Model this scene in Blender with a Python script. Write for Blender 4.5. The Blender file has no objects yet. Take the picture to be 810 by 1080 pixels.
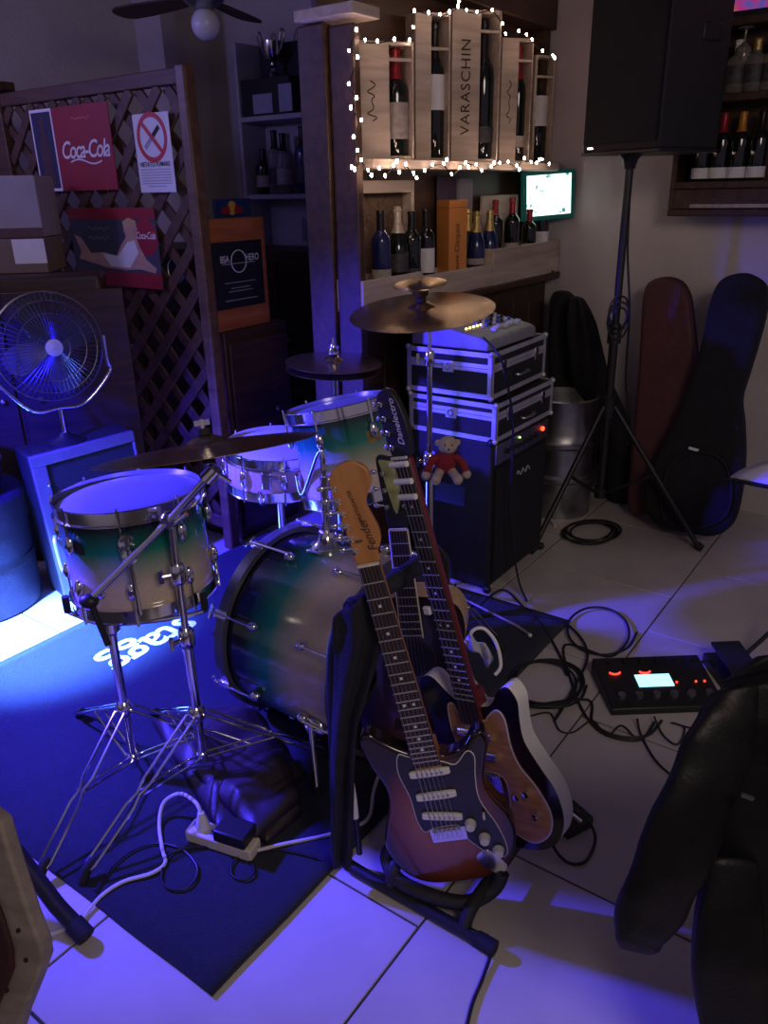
import bpy, bmesh, math, random
from mathutils import Matrix, Vector, noise
random.seed(7)
SC = bpy.context.scene
COL = SC.collection
R_ = math.radians
PI = math.pi

# ---------------------------------------------------------------- camera, world, big lights, exposure
FPX = 830.0
CAM_M = Matrix.Translation((0, 0, 1.55)) @ Matrix.Rotation(R_(90 - 22.3), 4, 'X') @ Matrix.Rotation(R_(-1.2), 4, 'Z')
cd = bpy.data.cameras.new('camera'); cam = bpy.data.objects.new('camera', cd); COL.objects.link(cam)
cd.sensor_fit = 'VERTICAL'; cd.sensor_height = 36.0; cd.sensor_width = 27.0; cd.lens = FPX / 1080 * 36.0
cd.clip_start = 0.05
cam.matrix_world = CAM_M
SC.camera = cam

w = bpy.data.worlds.new('world'); SC.world = w; w.use_nodes = True
bg = w.node_tree.nodes['Background']; bg.inputs[0].default_value = (0.50, 0.40, 0.56, 1); bg.inputs[1].default_value = 0.27

SC.view_settings.view_transform = 'Standard'; SC.view_settings.look = 'None'
SC.view_settings.exposure = 0.0; SC.view_settings.gamma = 1.0; SC.view_settings.use_curve_mapping = False

def light(name, kind, loc, energy, color, target=None, **kw):
    l = bpy.data.lights.new(name, kind); l.energy = energy; l.color = color
    for k, v in kw.items(): setattr(l, k, v)
    o = bpy.data.objects.new(name, l); COL.objects.link(o); o.location = loc
    if target is not None:
        o.rotation_euler = (Vector(target) - Vector(loc)).to_track_quat('-Z', 'Y').to_euler()
    return o
# blue LED stage lamp on the left of the band, just beyond the frame
LAMP = (-1.66, 2.06, 1.30)
light('stage_lamp_spill', 'SPOT', LAMP, 700, (0.055, 0.036, 1.0), (-0.46, 2.38, 0.14), spot_size=R_(98), spot_blend=0.8, shadow_soft_size=0.05)
light('stage_lamp_core', 'SPOT', LAMP, 3600, (0.085, 0.22, 1.0), (-1.26, 2.56, 0.0), spot_size=R_(38), spot_blend=0.9, shadow_soft_size=0.04)
light('drum_case_fill', 'SPOT', (-1.72, 2.02, 1.34), 420, (0.008, 0.006, 1.0), (-1.55, 2.95, 0.25), spot_size=R_(84), spot_blend=0.9, shadow_soft_size=0.05)  # extra unseen spot, added to wash the round drum case in blue
# weak violet point light, unseen, added further left to tint the upper-left wall
light('wall_fill', 'POINT', (-2.5, 2.9, 2.25), 30, (0.36, 0.31, 1.0), shadow_soft_size=0.15)
# warm area fill added behind the camera in place of the bar room's lamps
light('room_fill', 'AREA', (1.0, -0.6, 2.6), 34, (1.0, 0.82, 0.70), (0.8, 2.0, 0.3), shape='DISK', size=1.2)

# ---------------------------------------------------------------- pixel -> world helpers (frame 810 x 1080)
C0 = Vector((0, 0, 1.55)); CR = CAM_M.to_3x3()
def ray(x, y): return CR @ Vector(((x - 405) / FPX, -(y - 540) / FPX, -1.0))
def G(x, y, z=0.0): d = ray(x, y); return C0 + d * ((z - C0.z) / d.z)
def D(x, y, Y): d = ray(x, y); return C0 + d * (Y / d.y)
def proj(p):
    q = CR.transposed() @ (Vector(p) - C0)
    return (405 + FPX * q.x / -q.z, 540 - FPX * q.y / -q.z) if q.z < -0.05 else (-9999, -9999)
A0 = G(516, 627)
AZ = R_(36)
E1 = Vector((math.sin(AZ), math.cos(AZ), 0)); E2 = Vector((-math.cos(AZ), math.sin(AZ), 0))
RZ = R_(54)                      # local x -> E1, local y -> E2
def RM(u, v, z=0.0): return Vector((A0.x, A0.y, 0)) + E1 * u + E2 * v + Vector((0, 0, z))
def UW(p): d = Vector((p[0] - A0.x, p[1] - A0.y, 0)); return d.dot(E1), d.dot(E2)
def PL(x, y, p, n):
    d = ray(x, y); n = Vector(n); return C0 + d * ((Vector(p) - C0).dot(n) / d.dot(n))
def PU(x, y, u): return PL(x, y, RM(u, 0), E1)
def PW(x, y, v): return PL(x, y, RM(0, v), E2)

# ---------------------------------------------------------------- materials
MATS = {}
def mat(name, col, rough=0.5, metal=0.0, var=0.0, vscale=8.0, bump=0.0, bscale=60.0, emit=None, estr=0.0, trans=0.0, spec=0.5, stretch=None, coat=0.0, alpha=1.0, sheen=0.0):
    if name in MATS: return MATS[name]
    m = bpy.data.materials.new(name); m.use_nodes = True; nt = m.node_tree
    b = nt.nodes['Principled BSDF']
    b.inputs['Base Color'].default_value = (*col, 1); b.inputs['Roughness'].default_value = rough
    b.inputs['Metallic'].default_value = metal; b.inputs['Specular IOR Level'].default_value = spec
    b.inputs['Transmission Weight'].default_value = trans; b.inputs['Coat Weight'].default_value = coat
    b.inputs['Alpha'].default_value = alpha; b.inputs['Sheen Weight'].default_value = sheen
    if emit is not None:
        b.inputs['Emission Color'].default_value = (*emit, 1); b.inputs['Emission Strength'].default_value = estr
    if var > 0 or bump > 0:
        tc = nt.nodes.new('ShaderNodeTexCoord'); mp = nt.nodes.new('ShaderNodeMapping')
        nt.links.new(tc.outputs['Object'], mp.inputs[0])
        if stretch: mp.inputs['Scale'].default_value = stretch
    if var > 0:
        n = nt.nodes.new('ShaderNodeTexNoise'); n.inputs['Scale'].default_value = vscale; n.inputs['Detail'].default_value = 5
        nt.links.new(mp.outputs[0], n.inputs['Vector'])
        cr = nt.nodes.new('ShaderNodeValToRGB')
        cr.color_ramp.elements[0].position = 0.3; cr.color_ramp.elements[1].position = 0.7
        cr.color_ramp.elements[0].color = (*[c * (1 - var) for c in col], 1)
        cr.color_ramp.elements[1].color = (*[min(1, c * (1 + var)) for c in col], 1)
        nt.links.new(n.outputs['Fac'], cr.inputs[0]); nt.links.new(cr.outputs[0], b.inputs['Base Color'])
    if bump > 0:
        n2 = nt.nodes.new('ShaderNodeTexNoise'); n2.inputs['Scale'].default_value = bscale; n2.inputs['Detail'].default_value = 4
        nt.links.new(mp.outputs[0], n2.inputs['Vector'])
        bp = nt.nodes.new('ShaderNodeBump'); bp.inputs['Strength'].default_value = bump; bp.inputs['Distance'].default_value = 0.01
        nt.links.new(n2.outputs['Fac'], bp.inputs['Height']); nt.links.new(bp.outputs[0], b.inputs['Normal'])
    MATS[name] = m; return m

def fade_mat(name, stops, axis='Z', lo=0.0, hi=1.0, rough=0.18, radial=False):
    """lacquer colour blended along a local axis (painted finish)"""
    m = bpy.data.materials.new(name); m.use_nodes = True; nt = m.node_tree; b = nt.nodes['Principled BSDF']
    b.inputs['Roughness'].default_value = rough; b.inputs['Coat Weight'].default_value = 0.6; b.inputs['Coat Roughness'].default_value = 0.08
    tc = nt.nodes.new('ShaderNodeTexCoord')
    mr = nt.nodes.new('ShaderNodeMapRange'); mr.inputs[1].default_value = lo; mr.inputs[2].default_value = hi
    if radial:
        mp = nt.nodes.new('ShaderNodeMapping'); mp.inputs['Location'].default_value = radial[0]; mp.inputs['Scale'].default_value = radial[1]
        ln = nt.nodes.new('ShaderNodeVectorMath'); ln.operation = 'LENGTH'
        nt.links.new(tc.outputs['Object'], mp.inputs[0]); nt.links.new(mp.outputs[0], ln.inputs[0]); nt.links.new(ln.outputs['Value'], mr.inputs[0])
    else:
        sp = nt.nodes.new('ShaderNodeSeparateXYZ'); nt.links.new(tc.outputs['Object'], sp.inputs[0]); nt.links.new(sp.outputs[axis], mr.inputs[0])
    cr = nt.nodes.new('ShaderNodeValToRGB'); el = cr.color_ramp.elements
    while len(el) < len(stops): el.new(0.5)
    for e, (p, c) in zip(el, stops): e.position = p; e.color = (*c, 1)
    nt.links.new(mr.outputs[0], cr.inputs[0])
    # fine sparkle in the lacquer
    n = nt.nodes.new('ShaderNodeTexNoise'); n.inputs['Scale'].default_value = 260; nt.links.new(tc.outputs['Object'], n.inputs['Vector'])
    mx = nt.nodes.new('ShaderNodeMix'); mx.data_type = 'RGBA'; mx.blend_type = 'OVERLAY'; mx.inputs[0].default_value = 0.25
    nt.links.new(cr.outputs[0], mx.inputs[6]); nt.links.new(n.outputs['Fac'], mx.inputs[7]); nt.links.new(mx.outputs[2], b.inputs['Base Color'])
    return m

def wood(name, a, b_, rough=0.55, scale=(3, 30, 30), bump=0.15):
    if name in MATS: return MATS[name]
    m = bpy.data.materials.new(name); m.use_nodes = True; nt = m.node_tree; b = nt.nodes['Principled BSDF']
    b.inputs['Roughness'].default_value = rough
    tc = nt.nodes.new('ShaderNodeTexCoord'); mp = nt.nodes.new('ShaderNodeMapping'); mp.inputs['Scale'].default_value = scale
    oi = nt.nodes.new('ShaderNodeObjectInfo'); ad = nt.nodes.new('ShaderNodeVectorMath'); ad.operation = 'ADD'
    nt.links.new(tc.outputs['Object'], ad.inputs[0])
    ml = nt.nodes.new('ShaderNodeMath'); ml.operation = 'MULTIPLY'; ml.inputs[1].default_value = 13.0
    nt.links.new(oi.outputs['Random'], ml.inputs[0]); nt.links.new(ml.outputs[0], ad.inputs[1])
    nt.links.new(ad.outputs[0], mp.inputs[0])
    n = nt.nodes.new('ShaderNodeTexNoise'); n.inputs['Scale'].default_value = 1.0; n.inputs['Detail'].default_value = 6; n.inputs['Distortion'].default_value = 0.6
    nt.links.new(mp.outputs[0], n.inputs['Vector'])
    cr = nt.nodes.new('ShaderNodeValToRGB'); cr.color_ramp.elements[0].position = 0.32; cr.color_ramp.elements[1].position = 0.68
    cr.color_ramp.elements[0].color = (*a, 1); cr.color_ramp.elements[1].color = (*b_, 1)
    nt.links.new(n.outputs['Fac'], cr.inputs[0]); nt.links.new(cr.outputs[0], b.inputs['Base Color'])
    bp = nt.nodes.new('ShaderNodeBump'); bp.inputs['Strength'].default_value = bump; bp.inputs['Distance'].default_value = 0.004
    nt.links.new(n.outputs['Fac'], bp.inputs['Height']); nt.links.new(bp.outputs[0], b.inputs['Normal'])
    MATS[name] = m; return m

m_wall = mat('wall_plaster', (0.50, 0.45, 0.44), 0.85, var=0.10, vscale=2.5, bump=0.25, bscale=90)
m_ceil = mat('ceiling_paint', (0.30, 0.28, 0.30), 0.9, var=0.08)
m_tile = mat('glazed_floor_tile', (0.50, 0.46, 0.43), 0.42, var=0.09, vscale=5, bump=0.04, bscale=30)
m_grout = mat('dark_grout', (0.06, 0.055, 0.05), 0.9, var=0.2, vscale=20)
m_rug = mat('rug_pile', (0.003, 0.008, 0.027), 0.95, var=0.35, vscale=60, bump=0.9, bscale=420, sheen=0.1)
m_rugprint = mat('rug_white_print', (0.75, 0.76, 0.78), 0.9, var=0.06, vscale=90)
m_chrome = mat('chrome', (0.80, 0.80, 0.82), 0.13, 1.0, var=0.05, vscale=20)
m_steel = mat('brushed_steel', (0.42, 0.42, 0.43), 0.38, 1.0, var=0.2, vscale=14)
m_alu = mat('aluminium_trim', (0.62, 0.62, 0.64), 0.42, 0.55, var=0.1, vscale=18)
m_bronze = mat('cymbal_bronze', (0.36, 0.27, 0.15), 0.24, 0.95, var=0.18, vscale=9, bump=0.08, bscale=180)
m_black = mat('black_plastic', (0.012, 0.012, 0.013), 0.45, var=0.25, vscale=30)
m_rubber = mat('black_rubber', (0.010, 0.010, 0.011), 0.75, var=0.2, vscale=40)
m_tolex = mat('black_tolex', (0.014, 0.014, 0.016), 0.6, var=0.25, vscale=50, bump=0.5, bscale=300)
m_grille = mat('grille_cloth', (0.010, 0.010, 0.012), 0.85, var=0.4, vscale=140, bump=0.6, bscale=400)
m_foam = mat('black_foam', (0.018, 0.018, 0.02), 0.55, var=0.2, vscale=60, bump=0.3, bscale=220)
m_leather = mat('black_leather', (0.006, 0.0055, 0.006), 0.46, var=0.3, vscale=25, bump=0.10, bscale=160, spec=0.2)
m_hide = mat('brown_black_leather', (0.030, 0.020, 0.022), 0.5, var=0.25, vscale=12, bump=0.12, bscale=120)
m_cloth = mat('black_fabric', (0.008, 0.008, 0.010), 0.9, var=0.35, vscale=30, bump=0.5, bscale=180)
m_cable = mat('black_cable', (0.010, 0.010, 0.011), 0.5, var=0.2, vscale=30)
m_wcable = mat('white_cable', (0.62, 0.60, 0.58), 0.5, var=0.06, vscale=30)
m_white = mat('white_plastic', (0.72, 0.71, 0.68), 0.4, var=0.05, vscale=20)
m_cream = mat('cream_plastic', (0.62, 0.57, 0.46), 0.45, var=0.07, vscale=20)
m_paper = mat('white_paper', (0.74, 0.73, 0.74), 0.85, var=0.04, vscale=12)
m_head2 = mat('smoky_drum_head', (0.17, 0.18, 0.24), 0.45, var=0.06, vscale=14)
m_head = mat('coated_drum_head', (0.62, 0.62, 0.64), 0.6, var=0.05, vscale=14)
m_dwood = wood('dark_stained_wood', (0.030, 0.014, 0.008), (0.075, 0.034, 0.018), 0.5)
m_lwood = wood('lattice_wood', (0.050, 0.022, 0.013), (0.105, 0.050, 0.028), 0.55)
m_crate = wood('pale_crate_wood', (0.42, 0.33, 0.25), (0.60, 0.50, 0.40), 0.7)
m_owood = wood('orange_wood', (0.32, 0.085, 0.025), (0.48, 0.15, 0.05), 0.5)
m_ink = mat('brown_ink', (0.05, 0.025, 0.015), 0.8, var=0.1)
m_blackprint = mat('black_print', (0.01, 0.01, 0.012), 0.7, var=0.1)
m_whiteprint = mat('white_print', (0.72, 0.72, 0.72), 0.7, var=0.05)
m_redprint = mat('red_print', (0.27, 0.010, 0.022), 0.55, var=0.08)

# ---------------------------------------------------------------- mesh builder
def frame_mat(p, z, x=None):
    z = Vector(z).normalized(); x = Vector(x) if x is not None else (Vector((0, 0, 1)) if abs(z.z) < 0.95 else Vector((1, 0, 0)))
    x = (x - z * x.dot(z)).normalized(); y = z.cross(x)
    return Matrix.Translation(Vector(p)) @ Matrix((x, y, z)).transposed().to_4x4()
def rotz(a): return Matrix.Rotation(a, 4, 'Z')
def tr(*p): return Matrix.Translation(p if len(p) == 3 else p[0])
def spline(pts, k=6, closed=False):
    P = [Vector(p) for p in pts]; n = len(P); out = []
    for i in range(n if closed else n - 1):
        if closed: a, b, c, d = P[i - 1], P[i], P[(i + 1) % n], P[(i + 2) % n]
        else: a, b, c, d = P[max(i - 1, 0)], P[i], P[i + 1], P[min(i + 2, n - 1)]
        for j in range(k):
            t = j / k
            out.append(0.5 * ((2 * b) + (c - a) * t + (2 * a - 5 * b + 4 * c - d) * t * t + (3 * b - a - 3 * c + d) * t ** 3))
    if not closed: out.append(P[-1])
    return out
TXT = {}
def text_geo(s, bold=0.0, shear=0.0, space=1.0):
    k = (s, bold, shear, space)
    if k in TXT: return TXT[k]
    c = bpy.data.curves.new('t', 'FONT'); c.body = s; c.size = 1; c.offset = bold; c.shear = shear; c.space_character = space
    c.align_x = 'CENTER'; c.align_y = 'CENTER'; c.resolution_u = 3; c.extrude = 0.0
    o = bpy.data.objects.new('t', c); COL.objects.link(o); bpy.context.view_layer.update()
    me = bpy.data.meshes.new_from_object(o.evaluated_get(bpy.context.evaluated_depsgraph_get()))
    vs = [v.co.copy() for v in me.vertices]; fs = [tuple(p.vertices) for p in me.polygons]
    bpy.data.objects.remove(o); bpy.data.curves.remove(c); bpy.data.meshes.remove(me)
    TXT[k] = (vs, fs); return TXT[k]

def chain(o):
    m = Matrix.Identity(4)
    while o is not None: m = o.matrix_basis @ m; o = o.parent
    return m
class MB:
    def __init__(s): s.v = []; s.f = []
    def add(s, vs, fs, T=None):
        n = len(s.v)
        s.v += [(T @ Vector(v)) if T is not None else Vector(v) for v in vs]
        s.f += [tuple(i + n for i in f) for f in fs]; return s
    def box(s, c, d, T=None):
        x, y, z = (a / 2 for a in d); c = Vector(c)
        vs = [c + Vector((i * x, j * y, k * z)) for k in (-1, 1) for j in (-1, 1) for i in (-1, 1)]
        return s.add(vs, [(0, 2, 3, 1), (4, 5, 7, 6), (0, 1, 5, 4), (2, 6, 7, 3), (0, 4, 6, 2), (1, 3, 7, 5)], T)
    def bx(s, a, b, T=None):
        return s.box([(p + q) / 2 for p, q in zip(a, b)], [abs(q - p) for p, q in zip(a, b)], T)
    def tube(s, pts, r, n=8, closed=False, T=None, flat=1.0):
        P = [Vector(p) for p in pts]; m = len(P); rs = r if isinstance(r, (list, tuple)) else [r] * m
        tg = []
        for i in range(m):
            if closed: t = P[(i + 1) % m] - P[i - 1]
            else: t = P[min(i + 1, m - 1)] - P[max(i - 1, 0)]
            tg.append(t.normalized() if t.length > 1e-9 else Vector((0, 0, 1)))
        nx = tg[0].orthogonal().normalized(); vs = []; fs = []
        for i in range(m):
            if i: nx = (nx - tg[i] * nx.dot(tg[i]))
            nx = nx.normalized() if nx.length > 1e-6 else tg[i].orthogonal().normalized()
            ny = tg[i].cross(nx)
            for j in range(n):
                a = 2 * PI * j / n; vs.append(P[i] + (nx * math.cos(a) + ny * math.sin(a) * flat) * rs[i])
        for i in range(m if closed else m - 1):
            for j in range(n):
                a, b = i * n + j, i * n + (j + 1) % n; c, d = ((i + 1) % m) * n + (j + 1) % n, ((i + 1) % m) * n + j
                fs.append((a, b, c, d))
        if not closed: fs += [tuple(range(n - 1, -1, -1)), tuple(range((m - 1) * n, m * n))]
        return s.add(vs, fs, T)
    def lathe(s, prof, n=24, T=None):
        vs = []; fs = []; m = len(prof)
        for r, z in prof:
            for j in range(n):
                a = 2 * PI * j / n; vs.append((max(r, 1e-5) * math.cos(a), max(r, 1e-5) * math.sin(a), z))
        for i in range(m - 1):
            for j in range(n):
                fs.append((i * n + j, i * n + (j + 1) % n, (i + 1) * n + (j + 1) % n, (i + 1) * n + j))
        if prof[0][0] > 1e-4 and prof[0] != prof[-1]: fs.append(tuple(range(n - 1, -1, -1)))
        if prof[-1][0] > 1e-4 and prof[0] != prof[-1]: fs.append(tuple(range((m - 1) * n, m * n)))
        return s.add(vs, fs, T)
    def prism(s, out, z0, z1, T=None):
        n = len(out); vs = [(p[0], p[1], z0) for p in out] + [(p[0], p[1], z1) for p in out]
        fs = [tuple(range(n - 1, -1, -1)), tuple(range(n, 2 * n))] + [(i, (i + 1) % n, n + (i + 1) % n, n + i) for i in range(n)]
        return s.add(vs, fs, T)
    def ell(s, c, r, n=12, T=None):
        r = r if isinstance(r, (list, tuple)) else (r, r, r); m = max(6, n // 2 + 1); vs = []; fs = []
        for i in range(1, m):
            t = PI * i / m
            for j in range(n):
                a = 2 * PI * j / n; vs.append((c[0] + r[0] * math.sin(t) * math.cos(a), c[1] + r[1] * math.sin(t) * math.sin(a), c[2] + r[2] * math.cos(t)))
        vs += [(c[0], c[1], c[2] + r[2]), (c[0], c[1], c[2] - r[2])]; tp, bt = len(vs) - 2, len(vs) - 1
        for i in range(m - 2):
            for j in range(n): fs.append((i * n + j, (i + 1) * n + j, (i + 1) * n + (j + 1) % n, i * n + (j + 1) % n))
        for j in range(n):
            fs.append((tp, j, (j + 1) % n)); fs.append((bt, (m - 2) * n + (j + 1) % n, (m - 2) * n + j))
        return s.add(vs, fs, T)
    def ring(s, r, t, z0, z1, n=32, T=None):     # flat band ring
        return s.lathe([(r, z0), (r + t, z0), (r + t, z1), (r, z1), (r, z0)], n, T)
    def torus(s, R, r, n=32, k=8, T=None):
        return s.tube([(R * math.cos(2 * PI * i / n), R * math.sin(2 * PI * i / n), 0) for i in range(n)], r, k, True, T)
    def text(s, t, size, T=None, bold=0.0, shear=0.0, space=1.0, sx=1.0, th=0.0006):
        vs, fs = text_geo(t, bold, shear, space)
        return s.add([(v.x * size * sx, v.y * size, th) for v in vs], fs, T)
    def grid(s, fn, nu, nv, T=None):
        vs = [fn(i / nu, j / nv) for i in range(nu + 1) for j in range(nv + 1)]; k = nv + 1
        return s.add(vs, [(i * k + j, (i + 1) * k + j, (i + 1) * k + j + 1, i * k + j + 1) for i in range(nu) for j in range(nv)], T)
    def build(s, name, m, parent=None, bevel=0.0, seg=2, world=False, ang=38, solid=0.0, sub=0, flatn=False):
        vs = s.v
        if world and parent is not None:
            inv = chain(parent).inverted(); vs = [inv @ v for v in vs]
        me = bpy.data.meshes.new(name); me.from_pydata([tuple(v) for v in vs], [], s.f)
        bm = bmesh.new(); bm.from_mesh(me)
        if not flatn: bmesh.ops.recalc_face_normals(bm, faces=bm.faces)
        bm.to_mesh(me); bm.free()
        for p in me.polygons: p.use_smooth = True
        me.set_sharp_from_angle(angle=R_(ang)); me.materials.append(m)
        o = bpy.data.objects.new(name, me); COL.objects.link(o); o.parent = parent
        if solid: md = o.modifiers.new('solid', 'SOLIDIFY'); md.thickness = solid; md.offset = 0
        if sub: md = o.modifiers.new('sub', 'SUBSURF'); md.levels = sub; md.render_levels = sub
        if bevel: md = o.modifiers.new('bevel', 'BEVEL'); md.width = bevel; md.segments = seg; md.limit_method = 'ANGLE'; md.angle_limit = R_(40)
        return o
def tag(o, label, cat, group=None):
    o['label'] = label; o['category'] = cat
    if group: o['group'] = group
    return o
def thing(name, label, cat, loc=(0, 0, 0), rz=0.0, group=None, M=None):
    o = bpy.data.objects.new(name, None); COL.objects.link(o); o.empty_display_size = 0.05
    o.matrix_basis = M if M is not None else tr(Vector(loc)) @ rotz(rz)
    return tag(o, label, cat, group)
def struct(o): o['kind'] = 'structure'; return o
def lab(o, s): o['label'] = s; return o
def dup(o, parent=None, M=None, label=None):
    c = o.copy(); COL.objects.link(c); c.parent = parent
    if M is not None: c.matrix_basis = M
    if label: c['label'] = label
    for ch in list(o.children): dup(ch, c)
    return c
def cyl(p, q, r, n=12): return MB().tube([p, q], r, n)
# ================================================================ the room
UWALL, WBACK, ZC = 1.50, 2.95, 2.75
b = MB()
b.bx((-4.2, -4.2, -0.06), (UWALL, WBACK, -0.004))
floor = struct(b.build('floor', m_grout)); floor.matrix_basis = tr(RM(0, 0)) @ rotz(RZ)
TS, TW = 0.622, 0.610
tile_me = None
for k in range(-6, 7):
    w0 = -0.625 + TW * k
    off = 0.383 if k % 2 == 0 else 0.072
    for j in range(-7, 4):
        u0 = off + TS * j
        if u0 > UWALL - 0.02 or w0 > WBACK - 0.02: continue
        cs = [proj(RM(u0 + a * TS, w0 + c * TW)) for a in (0, 0.5, 1) for c in (0, 0.5, 1)]
        if not any(-120 < x < 930 and 300 < y < 1260 for x, y in cs): continue
        if tile_me is None:
            t = MB().box((0, 0, -0.005), (TS - 0.006, TW - 0.006, 0.010)).build('floor_tile', m_tile, floor, bevel=0.0015, seg=1); tile_me = t
        else:
            t = tile_me.copy(); COL.objects.link(t); t.parent = floor
        t.matrix_basis = tr(u0 + TS / 2, w0 + TW / 2, 0) @ rotz(0.0)
def wall(name, a, c, m=m_wall):
    o = struct(MB().bx(a, c).build(name, m)); o.matrix_basis = tr(RM(0, 0)) @ rotz(RZ); return o
wall('wall_right', (UWALL, -4.2, 0), (UWALL + 0.12, WBACK + 0.12, ZC))
wall('wall_back', (-4.2, WBACK, 0), (UWALL, WBACK + 0.12, ZC))
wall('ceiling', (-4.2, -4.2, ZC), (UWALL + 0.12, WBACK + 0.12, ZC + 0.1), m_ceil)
# shallow plastered wall return behind the lattice (vertical edge beside the shelves)
wall('wall_return', (0.95, 2.72, 0), (1.06, WBACK, ZC))

# ================================================================ bar with end posts and canopy
ROOM_M = tr(RM(0, 0)) @ rotz(RZ)
bar = thing('bar_counter', 'dark wooden bar with end post, canopy and pale top behind the amplifier stack', 'bar', M=ROOM_M)
BW = 0.50                                        # front plane of the bar shelf (w)
pA = PU(325, 200, -0.22); pB = PU(352, 200, -0.22); pC = PU(376, 200, -0.22)
wA, wB, wC = (UW(p)[1] for p in (pA, pB, pC))
BD = wA - BW - 0.03
MB().bx((-0.20, BW + 0.02, 0), (1.49, BW + BD, 1.10)).build('counter_body', m_dwood, bar, bevel=0.004)
for i in range(9):
    u0 = -0.195 + i * 0.187
    MB().bx((u0, BW + 0.002, 0.06), (u0 + 0.181, BW + 0.02, 1.09)).build('front_plank', m_dwood, bar, bevel=0.003, seg=1)
MB().bx((-0.20, BW - 0.075, 1.10), (1.49, BW + BD, 1.13)).build('counter_top', m_dwood, bar, bevel=0.004)
# end posts: two upright boards with a pale cap
MB().bx((-0.24, wB, 0), (-0.20, wA, 2.06)).build('end_post', m_dwood, bar, bevel=0.006)
MB().bx((-0.225, wC - 0.01, 0), (-0.19, wB - 0.003, 2.05)).build('end_post', m_dwood, bar, bevel=0.006)
q0 = PU(316, 26, -0.24); q1 = PU(378, 26, -0.24)
MB().bx((-0.27, UW(q1)[1], 2.065), (-0.12, UW(q0)[1], 2.10)).build('post_cap', m_crate, bar, bevel=0.004)
MB().bx((-0.19, BW + 0.02, 2.24), (1.49, BW + BD + 0.02, 2.50)).build('canopy', m_dwood, bar, bevel=0.006)
MB().bx((-0.19, BW + BD - 0.025, 1.13), (1.49, BW + BD, 2.24)).build('back_panel', m_dwood, bar)
MB().bx((1.42, BW + 0.05, 1.13), (1.49, BW + BD - 0.03, 2.24)).build('end_post', m_dwood, bar, bevel=0.005)
# shelf board that carries the wine crates
zs = PW(480, 170, BW).z
MB().bx((-0.15, BW - 0.07, zs - 0.035), (1.41, BW + BD - 0.026, zs - 0.002)).build('crate_shelf', m_crate, bar, bevel=0.003)

# ---------------------------------------------------------------- bottles
def bottle(name, label, loc, h, r, glass, cap=None, lb=None, group=None, lz=(0.16, 0.42), caph=0.30, champagne=False, upside=False):
    t = thing(name, label, 'bottle', loc, group=group)
    T = Matrix.Identity(4)
    if champagne: prof = [(0, 0.01), (r * 0.8, 0), (r, 0.015), (r, h * 0.42), (r * 0.9, h * 0.52), (r * 0.55, h * 0.68), (r * 0.36, h * 0.80), (r * 0.33, h * 0.93), (r * 0.40, h * 0.94), (r * 0.40, h * 0.965), (r * 0.3, h * 0.97), (r * 0.3, h), (0, h)]
    else: prof = [(0, 0.01), (r * 0.85, 0), (r, 0.01), (r, h * 0.60), (r * 0.93, h * 0.66), (r * 0.60, h * 0.715), (r * 0.40, h * 0.755), (r * 0.36, h * 0.94), (r * 0.42, h * 0.945), (r * 0.42, h * 0.975), (r * 0.36, h), (0, h)]
    MB().lathe(prof, 20).build('glass', glass, t)
    if cap is not None:
        z0 = h * (1 - caph)
        pr = [(rr + 0.0012, zz) for rr, zz in prof if zz > z0 and rr > 0]
        r0 = r * (0.56 if champagne else 0.40)
        MB().lathe([(r0 + 0.0012, z0)] + pr + [(0, h + 0.0015)], 18).build('capsule', cap, t)
    if lb is not None:
        a = [(r + 0.0008, h * lz[0]), (r + 0.0008, h * lz[1])]
        MB().lathe([(r + 0.0002, h * lz[0])] + a + [(r + 0.0002, h * lz[1])], 20).build('paper_label', lb, t)
    return t
g_dark = mat('dark_bottle_glass', (0.006, 0.010, 0.008), 0.08, var=0.3, vscale=10, coat=0.5)
g_green = mat('green_bottle_glass', (0.010, 0.030, 0.016), 0.10, var=0.3, vscale=10, coat=0.5)
g_blue = mat('blue_bottle_glass', (0.012, 0.02, 0.10), 0.18, var=0.3, vscale=10, coat=0.4)
g_clear = mat('clear_bottle_glass', (0.55, 0.50, 0.45), 0.06, var=0.05, trans=0.75)
f_gold = mat('gold_foil', (0.62, 0.45, 0.16), 0.35, 0.7, var=0.2, vscale=60, bump=0.3, bscale=160)
f_cream = mat('cream_foil', (0.60, 0.52, 0.40), 0.4, 0.3, var=0.15, vscale=60, bump=0.3, bscale=160)
f_red = mat('red_foil', (0.34, 0.02, 0.03), 0.4, 0.3, var=0.15, vscale=50)
f_blk = mat('black_foil', (0.015, 0.014, 0.016), 0.35, 0.3, var=0.2, vscale=50)
f_org = mat('orange_foil', (0.55, 0.22, 0.03), 0.4, 0.2, var=0.15, vscale=50)
l_dark = mat('dark_label', (0.05, 0.045, 0.05), 0.6, var=0.4, vscale=60)
l_split = mat('faded_label', (0.40, 0.34, 0.30), 0.7, var=0.25, vscale=50)

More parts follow.
